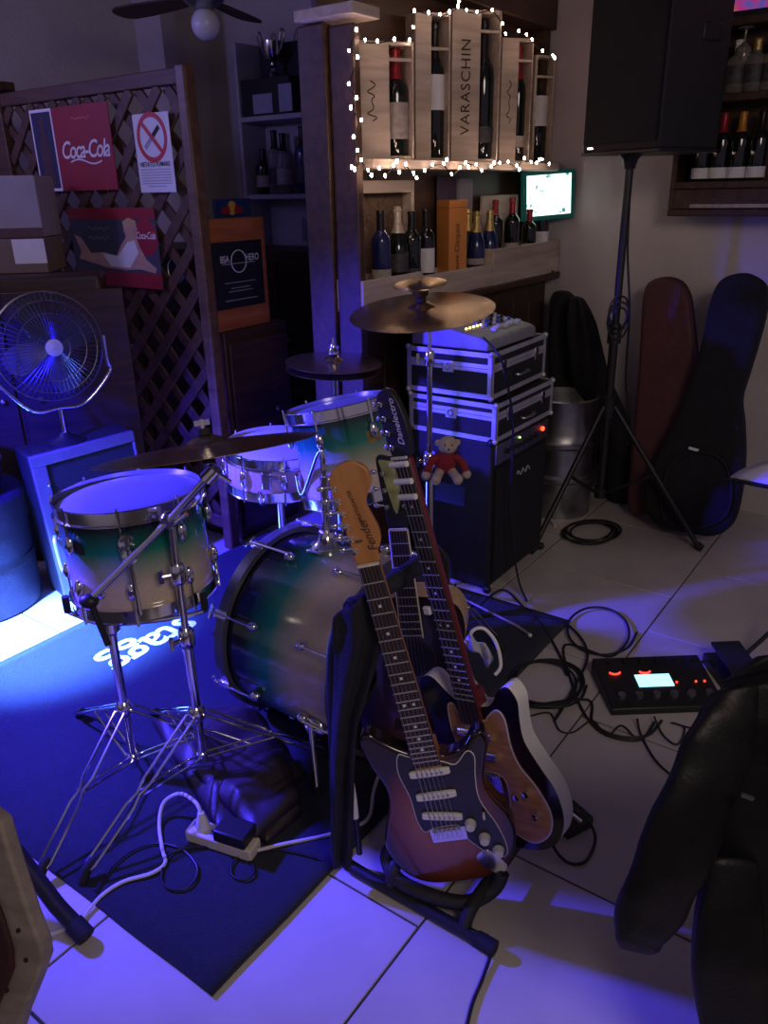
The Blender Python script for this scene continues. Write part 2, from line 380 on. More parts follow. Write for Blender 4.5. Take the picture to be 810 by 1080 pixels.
# ---------------------------------------------------------------- wine crates standing on the shelf, each with a bottle
def uz(x, y, v=BW): p = PW(x, y, v); return UW(p)[0], p.z
CRZ = R_(20)
def squiggle(mb, w_, h_, T):
    pts = spline([(math.sin(i * 2.1) * w_ * (0.5 + 0.5 * math.sin(i * 0.9)), -h_ / 2 + h_ * i / 11, 0) for i in range(12)], 4)
    for p, q in zip(pts, pts[1:]):
        d = (q - p).normalized(); n = Vector((-d.y, d.x, 0)) * 0.0022
        mb.add([p - n, p + n, q + n, q - n], [(0, 1, 2, 3)], T)
def wine_crate(label, x0, xp, x1, ytop, txt, tsize, neck, shift):
    cl = PW(x0, 100, BW + shift); cl.z = zs
    nrm = Vector((math.sin(CRZ), -math.cos(CRZ), 0)); ax = Vector((math.cos(CRZ), math.sin(CRZ), 0))
    at_ = lambda x, y: PL(x, y, cl, nrm)
    W1 = (at_(x1, 100) - cl).dot(ax); Wp = (at_(xp, 100) - cl).dot(ax); H = at_((x0 + x1) / 2, ytop).z - zs; Dp = 0.135
    t = thing('wine_crate', label, 'crate', cl + ax * W1 / 2, CRZ, 'wooden wine crates on the lit shelf')
    a, p, e = -W1 / 2 + 0.001, Wp - W1 / 2, W1 / 2 - 0.001; th = 0.010
    MB().bx((a, 0.0, 0), (p, th, H)).build('front_panel', m_crate, t, bevel=0.002, seg=1)
    MB().bx((a, Dp - 0.008, 0), (e, Dp, H)).build('back_panel', m_crate, t)
    MB().bx((a, th, 0), (a + th, Dp - 0.008, H)).build('side_panel', m_crate, t)
    MB().bx((e - th * 0.6, 0.0, 0), (e, Dp - 0.008, H)).build('side_panel', m_crate, t, bevel=0.002, seg=1)
    MB().bx((a + th, th, 0), (e - th, Dp - 0.008, th)).build('bottom_panel', m_crate, t)
    MB().bx((p, 0.0, H - 0.012), (e - th, Dp - 0.008, H)).build('top_panel', m_crate, t)
    MB().bx((p, 0.004, H * neck), (e - th * 0.6, 0.02, H * neck + 0.010)).build('neck_rest', m_crate, t)
    wd = e - p; hh = H * neck
    out = [(e - th * 0.6, hh), (p + wd * 0.52, hh), (p + wd * 0.56, hh - 0.03), (p + wd * 0.70, hh - 0.08), (p + wd * 0.90, hh - 0.12), (e - th * 0.6, hh - 0.14)]
    MB().prism(out, 0, 0.010, Matrix(((1, 0, 0, 0), (0, 0, 1, 0.116), (0, 1, 0, 0), (0, 0, 0, 1)))).build('shoulder_block', m_crate, t)
    TT = tr((a + p) / 2, -0.0008, H * 0.5) @ Matrix.Rotation(R_(90), 4, 'X')
    if txt == '~':
        mb = MB(); squiggle(mb, (p - a) * 0.16, H * 0.34, TT); mb.build('stamped_script', m_ink, t, flatn=True)
    elif txt: MB().text(txt, tsize, TT @ rotz(R_(90)), bold=0.004, space=1.1).build('stamped_lettering', m_ink, t)
    c = cl + ax * (W1 / 2 + (p + e) / 2)
    return c - nrm * 0.062, H, wd
specs = [('widest pale wine crate at the left end of the lit shelf, red-capped bottle', 373, 411, 437, 43, '~', 0.07, 0.84, 0.04),
         ('tall narrow wine crate with a white-labelled bottle beside the lettered crate', 438, 455, 475, 13, '', 0, 0.76, 0.04),
         ('tallest wine crate, stencilled VARASCHIN along its front panel', 476, 506, 527, 10, 'VARASCHIN', 0.060, 0.86, 0.04),
         ('shorter wine crate right of the stencilled one, bottle with red capsule', 528, 546, 561, 40, '~', 0.05, 0.82, 0.05),
         ('smallest wine crate at the right end of the lit shelf', 563, 566, 584, 58, '', 0, 0.80, 0.06)]
bspec = [('tall dark bottle with red capsule inside the widest crate', f_red, l_split, (0.16, 0.50)), ('tall dark bottle with large white label inside the narrow crate', f_blk, m_paper, (0.36, 0.62)),
         ('plain dark bottle inside the stencilled crate', f_blk, l_dark, (0.12, 0.24)), ('dark bottle with red capsule and pale low label inside the shorter crate', f_red, l_split, (0.12, 0.22)),
         ('dark bottle with white label inside the smallest crate', f_blk, m_paper, (0.36, 0.66))]
for sp, bs in zip(specs, bspec):
    c, H, wd = wine_crate(*sp)
    bottle('wine_bottle', bs[0], c + Vector((0, 0, 0.011)), H * 0.94, min(0.058, wd * 0.5), g_dark, bs[1], bs[2], 'bottles inside the wine crates', bs[3])

# ---------------------------------------------------------------- fairy lights
fl = thing('fairy_lights', 'string of small warm white bulbs strung around the wine crates', 'string lights', RM(0.6, BW - 0.03, zs))
m_bulb = mat('lit_fairy_bulb', (1, 0.8, 0.7), 0.4, emit=(1.0, 0.68, 0.54), estr=52)
m_wire = mat('dark_green_wire', (0.012, 0.02, 0.014), 0.6, var=0.1)
pathpx = [(371, 178), (377, 160), (373, 146), (381, 128), (370, 115), (376, 105), (368, 90), (377, 62), (368, 55), (376, 33), (385, 44), (398, 45), (416, 43), (432, 44), (436, 30), (437, 13), (452, 15), (464, 17), (474, 14), (483, 8), (484, 3), (492, 12), (503, 14), (519, 12), (530, 26), (533, 37), (547, 34), (555, 38), (561, 43), (572, 55), (583, 60), (585, 62)]
low = [(374, 180), (381, 170), (388, 181), (400, 179), (406, 187), (415, 176), (421, 183), (428, 175), (436, 184), (448, 181), (456, 175), (468, 174), (476, 185), (485, 178), (491, 173), (502, 175), (508, 181), (518, 177), (527, 173), (536, 172), (545, 176), (553, 168), (560, 172), (566, 173), (572, 169), (579, 174)]
def fpt(x, y, dv): return PW(x, y, BW - 0.075 - dv)
main = [fpt(x, y, 0.012 * math.sin(i * 1.7) + 0.012) for i, (x, y) in enumerate(pathpx)]
lowp = [fpt(x, y, 0.035 + 0.008 * math.sin(i * 2.3)) for i, (x, y) in enumerate(low)]
MB().tube(spline(main, 4), 0.0022, 5).build('wire', m_wire, fl, world=True)
MB().tube(spline(lowp, 4), 0.0022, 5).build('wire', m_wire, fl, world=True)
bulb0 = None; inv = chain(fl).inverted()
for p in main + lowp + [lowp[i] + Vector((0.012, 0.0, -0.016 + 0.03 * (i % 2))) for i in range(2, 24, 3)]:
    if bulb0 is None: bb = bulb0 = MB().lathe([(0, -0.007), (0.0036, -0.004), (0.0047, 0.001), (0.0032, 0.006), (0, 0.008)], 8).build('bulb', m_bulb, fl)
    else: bb = bulb0.copy(); COL.objects.link(bb); bb.parent = fl
    bb.matrix_basis = tr(inv @ (p + Vector((0, 0, 0.004)))) @ Matrix.Rotation(random.uniform(-1, 1), 4, 'X')

# ---------------------------------------------------------------- low boxes, bottles and packages on the counter
ZT = 1.13
def crate_low(label, x0, x1, y, v0, dpt, txt=None):
    u0, z1 = uz(x0, y, v0); u1, _ = uz(x1, y, v0)
    z1 = max(z1, ZT + 0.05); c = (u0 + u1) / 2; hw = (u1 - u0) / 2; h = z1 - ZT
    t = thing('wooden_tray', label, 'crate', RM(c, v0, ZT + 0.001), RZ, 'low wooden trays on the bar')
    MB().bx((-hw, 0, 0), (hw, 0.010, h)).build('front_board', m_crate, t, bevel=0.0015, seg=1)
    MB().bx((-hw, dpt - 0.01, 0), (hw, dpt, h)).build('back_board', m_crate, t)
    for s in (-1, 1): MB().bx((s * hw - (0.01 if s > 0 else 0), 0.011, 0), (s * hw + (0.01 if s < 0 else 0), dpt - 0.011, h)).build('side_board', m_crate, t)
    MB().bx((-hw + 0.011, 0.011, h * 0.55), (hw - 0.011, dpt - 0.011, h * 0.62)).build('base_board', m_crate, t)
    if txt: MB().text(txt, h * 0.55, tr(0, -0.0006, h * 0.5) @ Matrix.Rotation(R_(90), 4, 'X'), bold=0.006).build('stamped_lettering', m_ink, t)
    return ZT + 0.001 + h * 0.62
zt1 = crate_low('low pale wooden tray at the left end of the bar', 383, 446, 297, BW - 0.065, 0.15)
zt2 = crate_low('low pale wooden tray in the middle of the bar, under the orange box', 448, 519, 291, BW - 0.065, 0.15)
zt3 = crate_low('low pale wooden tray at the right end of the bar below the screen', 521, 590, 263, BW - 0.065, 0.15)
# upright open box with a brown lining at the left
u0, z0 = uz(372, 300, BW + 0.06); u1, z1 = uz(437, 190, BW + 0.06)
bx_ = thing('display_box', 'upright pale wooden box with brown lining behind the left bottles', 'box', RM((u0 + u1) / 2, BW + 0.06, ZT + 0.001), RZ)
hw, hh = (u1 - u0) / 2, z1 - ZT - 0.001
MB().bx((-hw, 0.045, 0), (hw, 0.055, hh)).build('back_board', mat('cork_lining', (0.16, 0.10, 0.06), 0.9, var=0.4, vscale=60), bx_)
for s in (-1, 1): MB().bx((s * hw - (0.022 if s > 0 else 0), 0, 0), (s * hw + (0.022 if s < 0 else 0), 0.045, hh)).build('side_board', m_crate, bx_, bevel=0.002)
MB().bx((-hw + 0.0225, 0, hh - 0.045), (hw - 0.0225, 0.045, hh)).build('top_board', m_crate, bx_, bevel=0.002)
MB().bx((-hw + 0.0225, 0, 0), (hw - 0.0225, 0.045, 0.02)).build('bottom_board', m_crate, bx_, bevel=0.002)
# white board leaning behind the right bottles, blue folder, dark cards
def slab(name, label, cat, xl, xr, yt, v0, m, th=0.012, zb=ZT + 0.001):
    ua, _ = uz(xl, 240, v0); ub, zt = uz(xr, yt, v0)
    t = MB().bx((-(ub - ua) / 2, 0, 0), ((ub - ua) / 2, th, zt - zb)).build(name, m, bevel=0.0015); t.matrix_basis = tr(RM((ua + ub) / 2, v0, zb)) @ rotz(RZ)
    return tag(t, label, cat)
slab('crate_lid', 'plain pale wooden lid standing behind the red-capped bottles', 'lid', 508, 547, 205, BW + 0.09, m_crate)
slab('price_card', 'dark menu card standing under the crate shelf', 'card', 461, 484, 186, BW + 0.10, mat('dark_card', (0.05, 0.03, 0.06), 0.7, var=0.3, vscale=20), 0.006)
slab('paper_bag', 'small grey paper bag behind the orange box', 'bag', 484, 499, 188, BW + 0.085, mat('grey_paper', (0.25, 0.24, 0.28), 0.8, var=0.1), 0.03)
# orange champagne box
ocl = PW(459, 250, BW + 0.02); ocr = PW(493, 250, BW + 0.02)
oc = (ocl + ocr) / 2; zt = PL(476, 211, oc, (0, 1, 0)).z
ob = thing('champagne_box', 'tall orange gift box with dark vertical lettering on the bar', 'box', (oc.x, oc.y, zt2 + 0.001), R_(30))
m_orange = mat('orange_card', (0.62, 0.24, 0.05), 0.55, var=0.06, vscale=10)
hw = 0.047; hh = zt - zt2
MB().bx((-hw, -hw, 0), (hw, hw, hh)).build('carton', m_orange, ob, bevel=0.002)
MB().bx((-hw - 0.001, -hw - 0.001, hh * 0.90), (hw + 0.001, hw + 0.001, hh * 0.905)).build('lid_seam', m_ink, ob)
MB().text('Veuve Clicquot', 0.034, tr(-hw * 0.1, -hw - 0.0008, hh * 0.36) @ Matrix.Rotation(R_(90), 4, 'X') @ rotz(R_(90)), bold=0.004).build('printed_lettering', m_ink, ob)

def bar_bottle(label, x, ybot, ytop, dv, zb, glass, cap, lb, lz=(0.16, 0.40), champ=False, grp='bottles along the bar'):
    v = BW + dv * 0.5 - 0.03; u, zt = uz(x, ytop, v)
    h = zt - zb
    bottle('wine_bottle' if not champ else 'champagne_bottle', label, RM(u, v, zb + 0.001), h, 0.042 if champ else 0.037, glass, cap, lb, grp, lz, champagne=champ, caph=0.34 if champ else 0.28)
bar_bottle('bottle with blue light put into its glass colour, leftmost on the bar', 401, 296, 222, 0.05, zt1, g_blue, f_blk, l_split, (0.10, 0.24))  # blue glass colour stands in for blue light on this bottle
bar_bottle('champagne bottle with cream foil neck at the left of the bar', 419, 296, 218, 0.075, zt1, g_dark, f_cream, l_dark, champ=True)
bar_bottle('slim plain black bottle between cream-foiled and white-labelled bottles', 434, 297, 223, 0.045, zt1, g_dark, f_blk, l_dark, (0.1, 0.2))
bar_bottle('dark bottle with tall white label next to the orange box', 449, 290, 220, 0.10, zt2, g_dark, f_blk, m_paper, (0.12, 0.46))
bar_bottle('green bottle with gold neck half hidden by the orange box', 494, 282, 221, 0.15, zt2, g_green, f_gold, None, champ=True)
bar_bottle('blue champagne bottle with gold foil, left one of the pair', 503, 278, 223, 0.06, zt2, g_blue, f_gold, l_split, (0.14, 0.24), True)
bar_bottle('blue champagne bottle with gold foil, right one of the pair', 517, 274, 222, 0.05, zt2, g_blue, f_gold, l_split, (0.14, 0.24), True)
bar_bottle('red-capped bottle standing behind the blue champagne pair', 523, 255, 211, 0.155, zt3, g_dark, f_red, None)
bar_bottle('red-capped bottle with pale low label left of the screen', 541, 262, 209, 0.05, zt3, g_dark, f_red, l_split, (0.06, 0.26))
bar_bottle('short bottle with orange-red cap in front of the screen', 559, 262, 221, 0.06, zt3, g_dark, f_red, l_split, (0.06, 0.26))
bar_bottle('dark bottle with round white label in front of the screen, rightmost on the bar', 573, 262, 209, 0.05, zt3, g_dark, f_blk, m_paper, (0.10, 0.40))

# ---------------------------------------------------------------- lit till screen at the end of the bar
um, vm = 1.36, BW - 0.04
p0 = D(549, 180, RM(um, vm).y); p1 = D(609, 181, RM(um, vm).y); p2 = D(548, 232, RM(um, vm).y)
sw, sh = (p1 - p0).length, (p0 - p2).length
ctr = D(579, 206, RM(um, vm).y)
scr = thing('till_screen', 'small lit screen with bright white picture at the end of the bar', 'screen', M=tr(ctr) @ rotz(R_(16)) @ Matrix.Rotation(R_(-3), 4, 'Y'))
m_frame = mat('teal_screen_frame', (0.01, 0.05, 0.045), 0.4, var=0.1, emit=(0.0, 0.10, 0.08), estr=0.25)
m_scr = bpy.data.materials.new('glowing_screen'); m_scr.use_nodes = True; nt = m_scr.node_tree; pb = nt.nodes['Principled BSDF']
tc = nt.nodes.new('ShaderNodeTexCoord'); vn = nt.nodes.new('ShaderNodeTexNoise'); vn.inputs['Scale'].default_value = 16; vn.inputs['Detail'].default_value = 3
nt.links.new(tc.outputs['Object'], vn.inputs['Vector']); cr = nt.nodes.new('ShaderNodeValToRGB'); cr.color_ramp.interpolation = 'EASE'
cr.color_ramp.elements[0].position = 0.34; cr.color_ramp.elements[0].color = (0.02, 0.14, 0.11, 1); cr.color_ramp.elements[1].position = 0.43; cr.color_ramp.elements[1].color = (0.75, 0.95, 0.9, 1)
nt.links.new(vn.outputs['Fac'], cr.inputs[0]); nt.links.new(cr.outputs[0], pb.inputs['Emission Color']); pb.inputs['Emission Strength'].default_value = 2.2; pb.inputs['Base Color'].default_value = (0.02, 0.02, 0.02, 1)
MB().bx((-sw / 2, 0, -sh / 2), (sw / 2, 0.03, sh / 2)).build('bezel', m_frame, scr, bevel=0.004)
MB().bx((-sw / 2 + 0.02, -0.002, -sh / 2 + 0.022), (sw / 2 - 0.02, 0.001, sh / 2 - 0.018)).build('display', m_scr, scr)
MB().tube([(0, 0.02, -sh / 2 + 0.01), (0, 0.05, -sh / 2 - 0.05), (0, 0.06, ZT - ctr.z + 0.01)], 0.012, 10).build('stem', m_black, scr)
MB().lathe([(0.06, 0), (0.06, 0.008), (0.015, 0.014)], 20, tr(0, 0.06, ZT - ctr.z + 0.001)).build('foot', m_black, scr)
# ================================================================ lattice partition on the left
UL = -0.255
WR = UW(PU(212, 200, UL))[1]; WL = UW(PU(14, 200, UL))[1]; HL = 1.99
lat = thing('lattice_screen', 'brown wooden diagonal lattice screen with framed posts on the left', 'lattice', M=tr(RM(UL, WR, 0)) @ rotz(R_(54 + 90)))
# local x runs from the near right post to the far left one, local -y... faces the camera side
LW = WL - WR
def lx(wv): return wv - WR
PT = 0.055
pr = MB().bx((0, -PT / 2, 0), (PT, PT / 2, HL + 0.01)).build('post', wood('post_wood', (0.085, 0.040, 0.022), (0.16, 0.085, 0.05), 0.45), lat, bevel=0.008)
MB().bx((LW - PT, -PT / 2, 0), (LW + 0.05, PT / 2, HL + 0.01)).build('post', m_lwood, lat, bevel=0.006)
MB().bx((LW - PT - 0.03, -PT / 2 - 0.025, HL + 0.012), (LW + 0.09, PT / 2 + 0.025, HL + 0.05)).build('post_cap', m_lwood, lat, bevel=0.006)
MB().bx((PT, -0.02, HL - 0.055), (LW - PT, 0.02, HL)).build('top_rail', m_lwood, lat, bevel=0.004)
MB().bx((PT, -0.02, 0.10), (LW - PT, 0.02, 0.16)).build('bottom_rail', m_lwood, lat, bevel=0.004)
x0, x1, z0, z1 = PT, LW - PT, 0.16, HL - 0.055
sp = 0.172; sw = 0.046
for sgn, yy in ((1, -0.008), (-1, 0.008)):
    k = -20
    while k < 40:
        c = x0 + k * sp + (0.04 if sgn > 0 else 0.0)
        # line x = c + sgn*(z-z0)  clipped to the frame
        if sgn > 0: za, zb = max(z0, z0 + (x0 - c)), min(z1, z0 + (x1 - c))
        else: za, zb = max(z0, z0 + (c - x1)), min(z1, z0 + (c - x0))
        k += 1
        if zb - za < 0.05: continue
        pa = Vector((c + sgn * (za - z0), yy, za)); pb_ = Vector((c + sgn * (zb - z0), yy, zb))
        L = (pb_ - pa).length; mid = (pa + pb_) / 2
        T = tr(mid) @ Matrix.Rotation(sgn * R_(45), 4, 'Y')
        sl = MB().box((0, 0, 0), (sw, 0.013, L)).build('slat', m_lwood, lat, bevel=0.003, seg=1); sl.matrix_basis = T
# dark store cupboard behind the screen
cb = thing('store_cupboard', 'dark wooden cupboard standing behind the lattice screen', 'cupboard', RM(0.12, 1.66, 0), RZ)
MB().bx((0, 0, 0), (0.42, 1.0, 1.30)).build('carcass', m_dwood, cb, bevel=0.006)
for i in range(2): MB().bx((-0.018, 0.03 + i * 0.48, 0.08), (-0.001, 0.48 + i * 0.48, 1.24)).build('door', m_dwood, cb, bevel=0.004)
for i in range(2): MB().ell((-0.03, 0.44 + i * 0.13, 0.8), 0.014, 10).build('knob', m_steel, cb)

# ---------------------------------------------------------------- posters hung on the lattice (camera side, local plane u = UL - 0.04)
UPp = UL - 0.036
def pp(x, y): return PU(x, y, UPp)
def sign_root(name, label, xs, ys, cat='sign'):
    p00 = pp(xs[0], ys[1]); p10 = pp(xs[1], ys[1]); zt = pp((xs[0] + xs[1]) / 2, ys[0]).z
    c = (p00 + p10) / 2; z0_ = c.z
    wdt = (p10 - p00); wdt.z = 0
    t = thing(name, label, cat, M=tr(Vector((c.x, c.y, z0_))) @ rotz(R_(54 - 90)))
    return t, wdt.length, zt - z0_
RX = Matrix.Rotation(R_(90), 4, 'X')
def flat(mb, out, y, T=None):          # outline in x,z at local y, facing -y
    mb.add([(p[0], y, p[1]) for p in out], [tuple(range(len(out)))]); return mb
def disc(cx, cz, r, n=28, sx=1.0): return [(cx + r * sx * math.cos(2 * PI * i / n), cz + r * math.sin(2 * PI * i / n)) for i in range(n)]
# cola poster: red sheet, white script, bottle picture in a white frame at the left
t, W_, H_ = sign_root('cola_poster', 'red drinks poster with white script and bottle picture on the lattice', (44, 125), (110, 201), 'poster')
MB().bx((-W_ / 2, 0, 0), (W_ / 2, 0.004, H_)).build('sheet', m_redprint, t)
bl, br = -W_ / 2 + 0.004, -W_ / 2 + W_ * 0.30
mb = MB(); flat(mb, [(bl, 0.0), (br, 0.0), (br, H_), (bl, H_)], -0.0006); mb.build('picture_border', m_whiteprint, t, flatn=True)
mb = MB(); flat(mb, [(bl + 0.010, 0.012), (br - 0.010, 0.012), (br - 0.010, H_ - 0.012), (bl + 0.010, H_ - 0.012)], -0.0012)
mb.build('picture_ground', mat('navy_print', (0.02, 0.02, 0.06), 0.6, var=0.1), t, flatn=True)
bc = (bl + br) / 2; bh = H_ * 0.86; bz = H_ * 0.06
prof = [(0.030, 0), (0.036, 0.03), (0.036, 0.16), (0.029, 0.28), (0.037, 0.42), (0.032, 0.56), (0.018, 0.72), (0.012, 0.85), (0.015, 0.90), (0.015, 1.0)]
mb = MB(); flat(mb, [(bc + r, bz + z * bh) for r, z in prof] + [(bc - r, bz + z * bh) for r, z in reversed(prof)], -0.0018)
mb.build('bottle_picture', mat('brown_print', (0.06, 0.025, 0.03), 0.5, var=0.2), t, flatn=True)
cxp = (br + W_ / 2) / 2 + 0.005
MB().text('Coca-Cola', 0.098, tr(cxp, -0.0008, H_ * 0.48) @ RX, bold=0.012, shear=0.30, space=0.86, sx=0.92).build('script_lettering', m_whiteprint, t, flatn=True)
mb = MB()
sw_pts = [(cxp - 0.11 + 0.22 * i / 14, H_ * 0.48 - 0.045 + 0.010 * math.sin(i / 14 * 2 * PI)) for i in range(15)]
for (a, c), (d, e) in zip(sw_pts, sw_pts[1:]): mb.add([(a, -0.0008, c - 0.003), (d, -0.0008, e - 0.003), (d, -0.0008, e + 0.003), (a, -0.0008, c + 0.003)], [(0, 1, 2, 3)])
mb.build('swash', m_whiteprint, t, flatn=True)
mb = MB(); squiggle(mb, 0.006, 0.13, tr(cxp, -0.0008, H_ * 0.85) @ RX @ rotz(R_(90))); mb.build('small_lettering', mat('faded_red_print', (0.5, 0.12, 0.12), 0.6, var=0.1), t, flatn=True)
# no smoking sign
t, W_, H_ = sign_root('no_smoking_sign', 'white no smoking sign with red prohibition circle on the lattice', (149, 186), (118, 203))
MB().bx((-W_ / 2, 0, 0), (W_ / 2, 0.003, H_)).build('board', m_paper, t, bevel=0.001, seg=1)
rc = W_ * 0.42; zc_ = H_ * 0.70
mb = MB(); N = 40
mb.add([((rc if k else rc * 0.80) * math.cos(2 * PI * i / N), -0.0010, zc_ + (rc if k else rc * 0.80) * math.sin(2 * PI * i / N)) for k in (0, 1) for i in range(N)], [(i, (i + 1) % N, N + (i + 1) % N, N + i) for i in range(N)])
dd = rc * 0.86 * 0.7071; q = rc * 0.065
mb.add([(-dd - q, -0.0012, zc_ + dd - q), (dd - q, -0.0012, zc_ - dd - q), (dd + q, -0.0012, zc_ - dd + q), (-dd + q, -0.0012, zc_ + dd + q)], [(0, 1, 2, 3)])
mb.build('prohibition_ring', mat('sign_red', (0.50, 0.015, 0.02), 0.5, var=0.05), t, flatn=True)
mb = MB(); a = R_(38); ca, sa = math.cos(a), math.sin(a)
def rp(x, z): return (x * ca - z * sa, -0.0008, zc_ + x * sa + z * ca)
L2 = rc * 0.66
mb.add([rp(-L2 * 0.1, -0.10 * rc), rp(L2, -0.10 * rc), rp(L2, 0.10 * rc), rp(-L2 * 0.1, 0.10 * rc)], [(0, 1, 2, 3)]); mb.build('cigarette_symbol', m_blackprint, t, flatn=True)
mb = MB(); mb.add([rp(-L2, -0.10 * rc), rp(-L2 * 0.14, -0.10 * rc), rp(-L2 * 0.14, 0.10 * rc), rp(-L2, 0.10 * rc)], [(0, 1, 2, 3)])
pts = spline([(-0.30 * rc, 0.1 * rc), (-0.36 * rc, 0.28 * rc), (-0.22 * rc, 0.42 * rc), (-0.30 * rc, 0.62 * rc)], 5) if False else None
mb.build('smoke_symbol', mat('grey_print', (0.35, 0.35, 0.42), 0.7, var=0.1), t, flatn=True)
MB().text('VIETATO FUMARE', W_ * 0.115, tr(0, -0.0008, H_ * 0.36) @ RX, bold=0.015, sx=0.92).build('heading', m_blackprint, t, flatn=True)
mb = MB()
for i in range(7):
    zz = H_ * (0.29 - i * 0.036); ww = W_ * (0.42 if i < 6 else 0.25)
    mb.add([(-ww, -0.0008, zz), (ww, -0.0008, zz), (ww, -0.0008, zz + 0.0035), (-ww, -0.0008, zz + 0.0035)], [(0, 1, 2, 3)])
mb.build('small_print_lines', mat('grey_print', (0.35, 0.35, 0.42), 0.7), t, flatn=True)
# second drinks poster: generic reclining figure, dark ground, red bands and a red disc
t, W_, H_ = sign_root('bather_poster', 'vintage style drinks poster with reclining figure and red disc on the lattice', (84, 172), (219, 302), 'poster')
MB().bx((-W_ / 2, 0, 0), (W_ / 2, 0.004, H_)).build('sheet', mat('slate_print', (0.05, 0.055, 0.085), 0.6, var=0.15, vscale=15), t)
mb = MB(); flat(mb, [(-W_ / 2, H_ * 0.86), (W_ / 2, H_ * 0.86), (W_ / 2, H_), (-W_ / 2, H_)], -0.0006); flat(mb, [(-W_ / 2, 0), (W_ / 2, 0), (W_ / 2, H_ * 0.19), (-W_ / 2, H_ * 0.19)], -0.0006)
mb.build('red_band', m_redprint, t, flatn=True)
skin = mat('peach_print', (0.50, 0.30, 0.22), 0.6, var=0.12, vscale=20)
fig = [(-0.44, 0.34), (-0.30, 0.30), (-0.10, 0.24), (0.10, 0.22), (0.28, 0.24), (0.44, 0.20), (0.46, 0.26), (0.36, 0.36), (0.30, 0.52), (0.27, 0.66), (0.30, 0.74), (0.26, 0.84), (0.17, 0.84), (0.14, 0.74), (0.16, 0.64), (0.08, 0.52), (0.02, 0.40), (-0.12, 0.44), (-0.28, 0.42), (-0.38, 0.62), (-0.46, 0.66), (-0.40, 0.44)]
mb = MB(); flat(mb, [(x * W_, z * H_) for x, z in fig], -0.0010); mb.build('figure_picture', skin, t, flatn=True)
mb = MB(); flat(mb, [(x * W_, z * H_) for x, z in [(-0.14, 0.42), (-0.06, 0.26), (0.16, 0.25), (0.28, 0.45), (0.25, 0.60), (0.17, 0.58), (0.04, 0.40)]], -0.0014); mb.build('swimsuit_picture', m_whiteprint, t, flatn=True)
mb = MB(); flat(mb, [(x * W_, z * H_) for x, z in [(0.15, 0.72), (0.14, 0.83), (0.21, 0.88), (0.29, 0.84), (0.29, 0.76), (0.25, 0.80), (0.20, 0.80)]], -0.0014); mb.build('hair_picture', mat('blonde_print', (0.5, 0.36, 0.16), 0.6, var=0.1), t, flatn=True)
mb = MB(); flat(mb, disc(0.38 * W_, 0.64 * H_, 0.125 * W_), -0.0008); mb.build('red_disc', mat('disc_red', (0.30, 0.01, 0.03), 0.5, var=0.05), t, flatn=True)
MB().text('Coca-Cola', 0.040, tr(0.38 * W_, -0.0016, 0.66 * H_) @ RX, bold=0.012, shear=0.3, space=0.86, sx=0.85).build('disc_lettering', m_whiteprint, t, flatn=True)
mb = MB()
for zz in (0.74, 0.62): squiggle(mb, 0.010, 0.15, tr(-0.16 * W_, -0.0008, zz * H_) @ RX @ rotz(R_(90)))
mb.build('caption_lettering', mat('teal_print', (0.16, 0.22, 0.22), 0.6, var=0.1), t, flatn=True)
# round bottle-top signs seen through the gaps
for (x, y, lb_) in ((187, 285, 'small round blue-rimmed badge seen through the lattice near the post'),):
    p = PU(x, y, UL + 0.05)
    t = thing('round_badge', lb_, 'badge', M=tr(p) @ rotz(R_(54 - 90)) @ RX)
    MB().lathe([(0.052, 0), (0.052, 0.006), (0.046, 0.010), (0, 0.010)], 24).build('disc', mat('navy_enamel', (0.02, 0.03, 0.10), 0.3, var=0.1), t)
    MB().torus(0.050, 0.004, 24, 6, tr(0, 0, 0.008)).build('rim', m_alu, t)

# ================================================================ orange menu board behind the lattice post
ya = 3.42
pa_ = D(214, 232, ya); pb_ = D(277, 222, ya + 0.30)
ax = (pb_ - pa_); ax.z = 0; WB_ = ax.length; ang = math.atan2(ax.y, ax.x)
zb_ = D(236, 352, ya).z; zt_ = pa_.z
mbd = thing('menu_board', 'orange wooden menu board with black panel beside the lattice post', 'menu board', M=tr(Vector((pa_.x, pa_.y, zb_))) @ rotz(ang))
Hm = zt_ - zb_
MB().bx((0, 0, 0), (WB_, 0.02, Hm)).build('board', m_owood, mbd, bevel=0.004)
MB().bx((0.025, -0.004, Hm * 0.20), (WB_ - 0.03, -0.0005, Hm * 0.80)).build('black_panel', mat('chalk_black', (0.012, 0.012, 0.016), 0.55, var=0.3, vscale=20), mbd)
mx_ = WB_ / 2
MB().text('BSA', 0.040, tr(mx_ - 0.085, -0.005, Hm * 0.645) @ RX, bold=0.012, sx=0.8).build('lettering', m_whiteprint, mbd, flatn=True)
MB().text('HERO', 0.040, tr(mx_ + 0.085, -0.005, Hm * 0.645) @ RX, bold=0.012, sx=0.8).build('lettering', m_whiteprint, mbd, flatn=True)
mb = MB().torus(0.046, 0.0022, 28, 5, tr(mx_, -0.005, Hm * 0.62) @ RX); mb.build('round_emblem', m_whiteprint, mbd)
mb = MB()
for i, (zz, ww) in enumerate(((0.60, 0.10), (0.43, 0.095), (0.38, 0.06), (0.35, 0.075), (0.27, 0.10))):
    mb.bx((mx_ - ww, -0.0055, Hm * zz), (mx_ + ww, -0.0045, Hm * zz + 0.0035))
mb.build('printed_lines', mat('grey_print', (0.35, 0.35, 0.42), 0.7), mbd)
cbn = thing('low_cabinet', 'dark wooden cabinet carrying the orange menu board', 'cabinet', M=tr(Vector((pa_.x, pa_.y, 0))) @ rotz(ang))
MB().bx((0.045, -0.01, 0), (WB_ + 0.10, 0.28, zb_ - 0.002)).build('carcass', m_dwood, cbn, bevel=0.005)
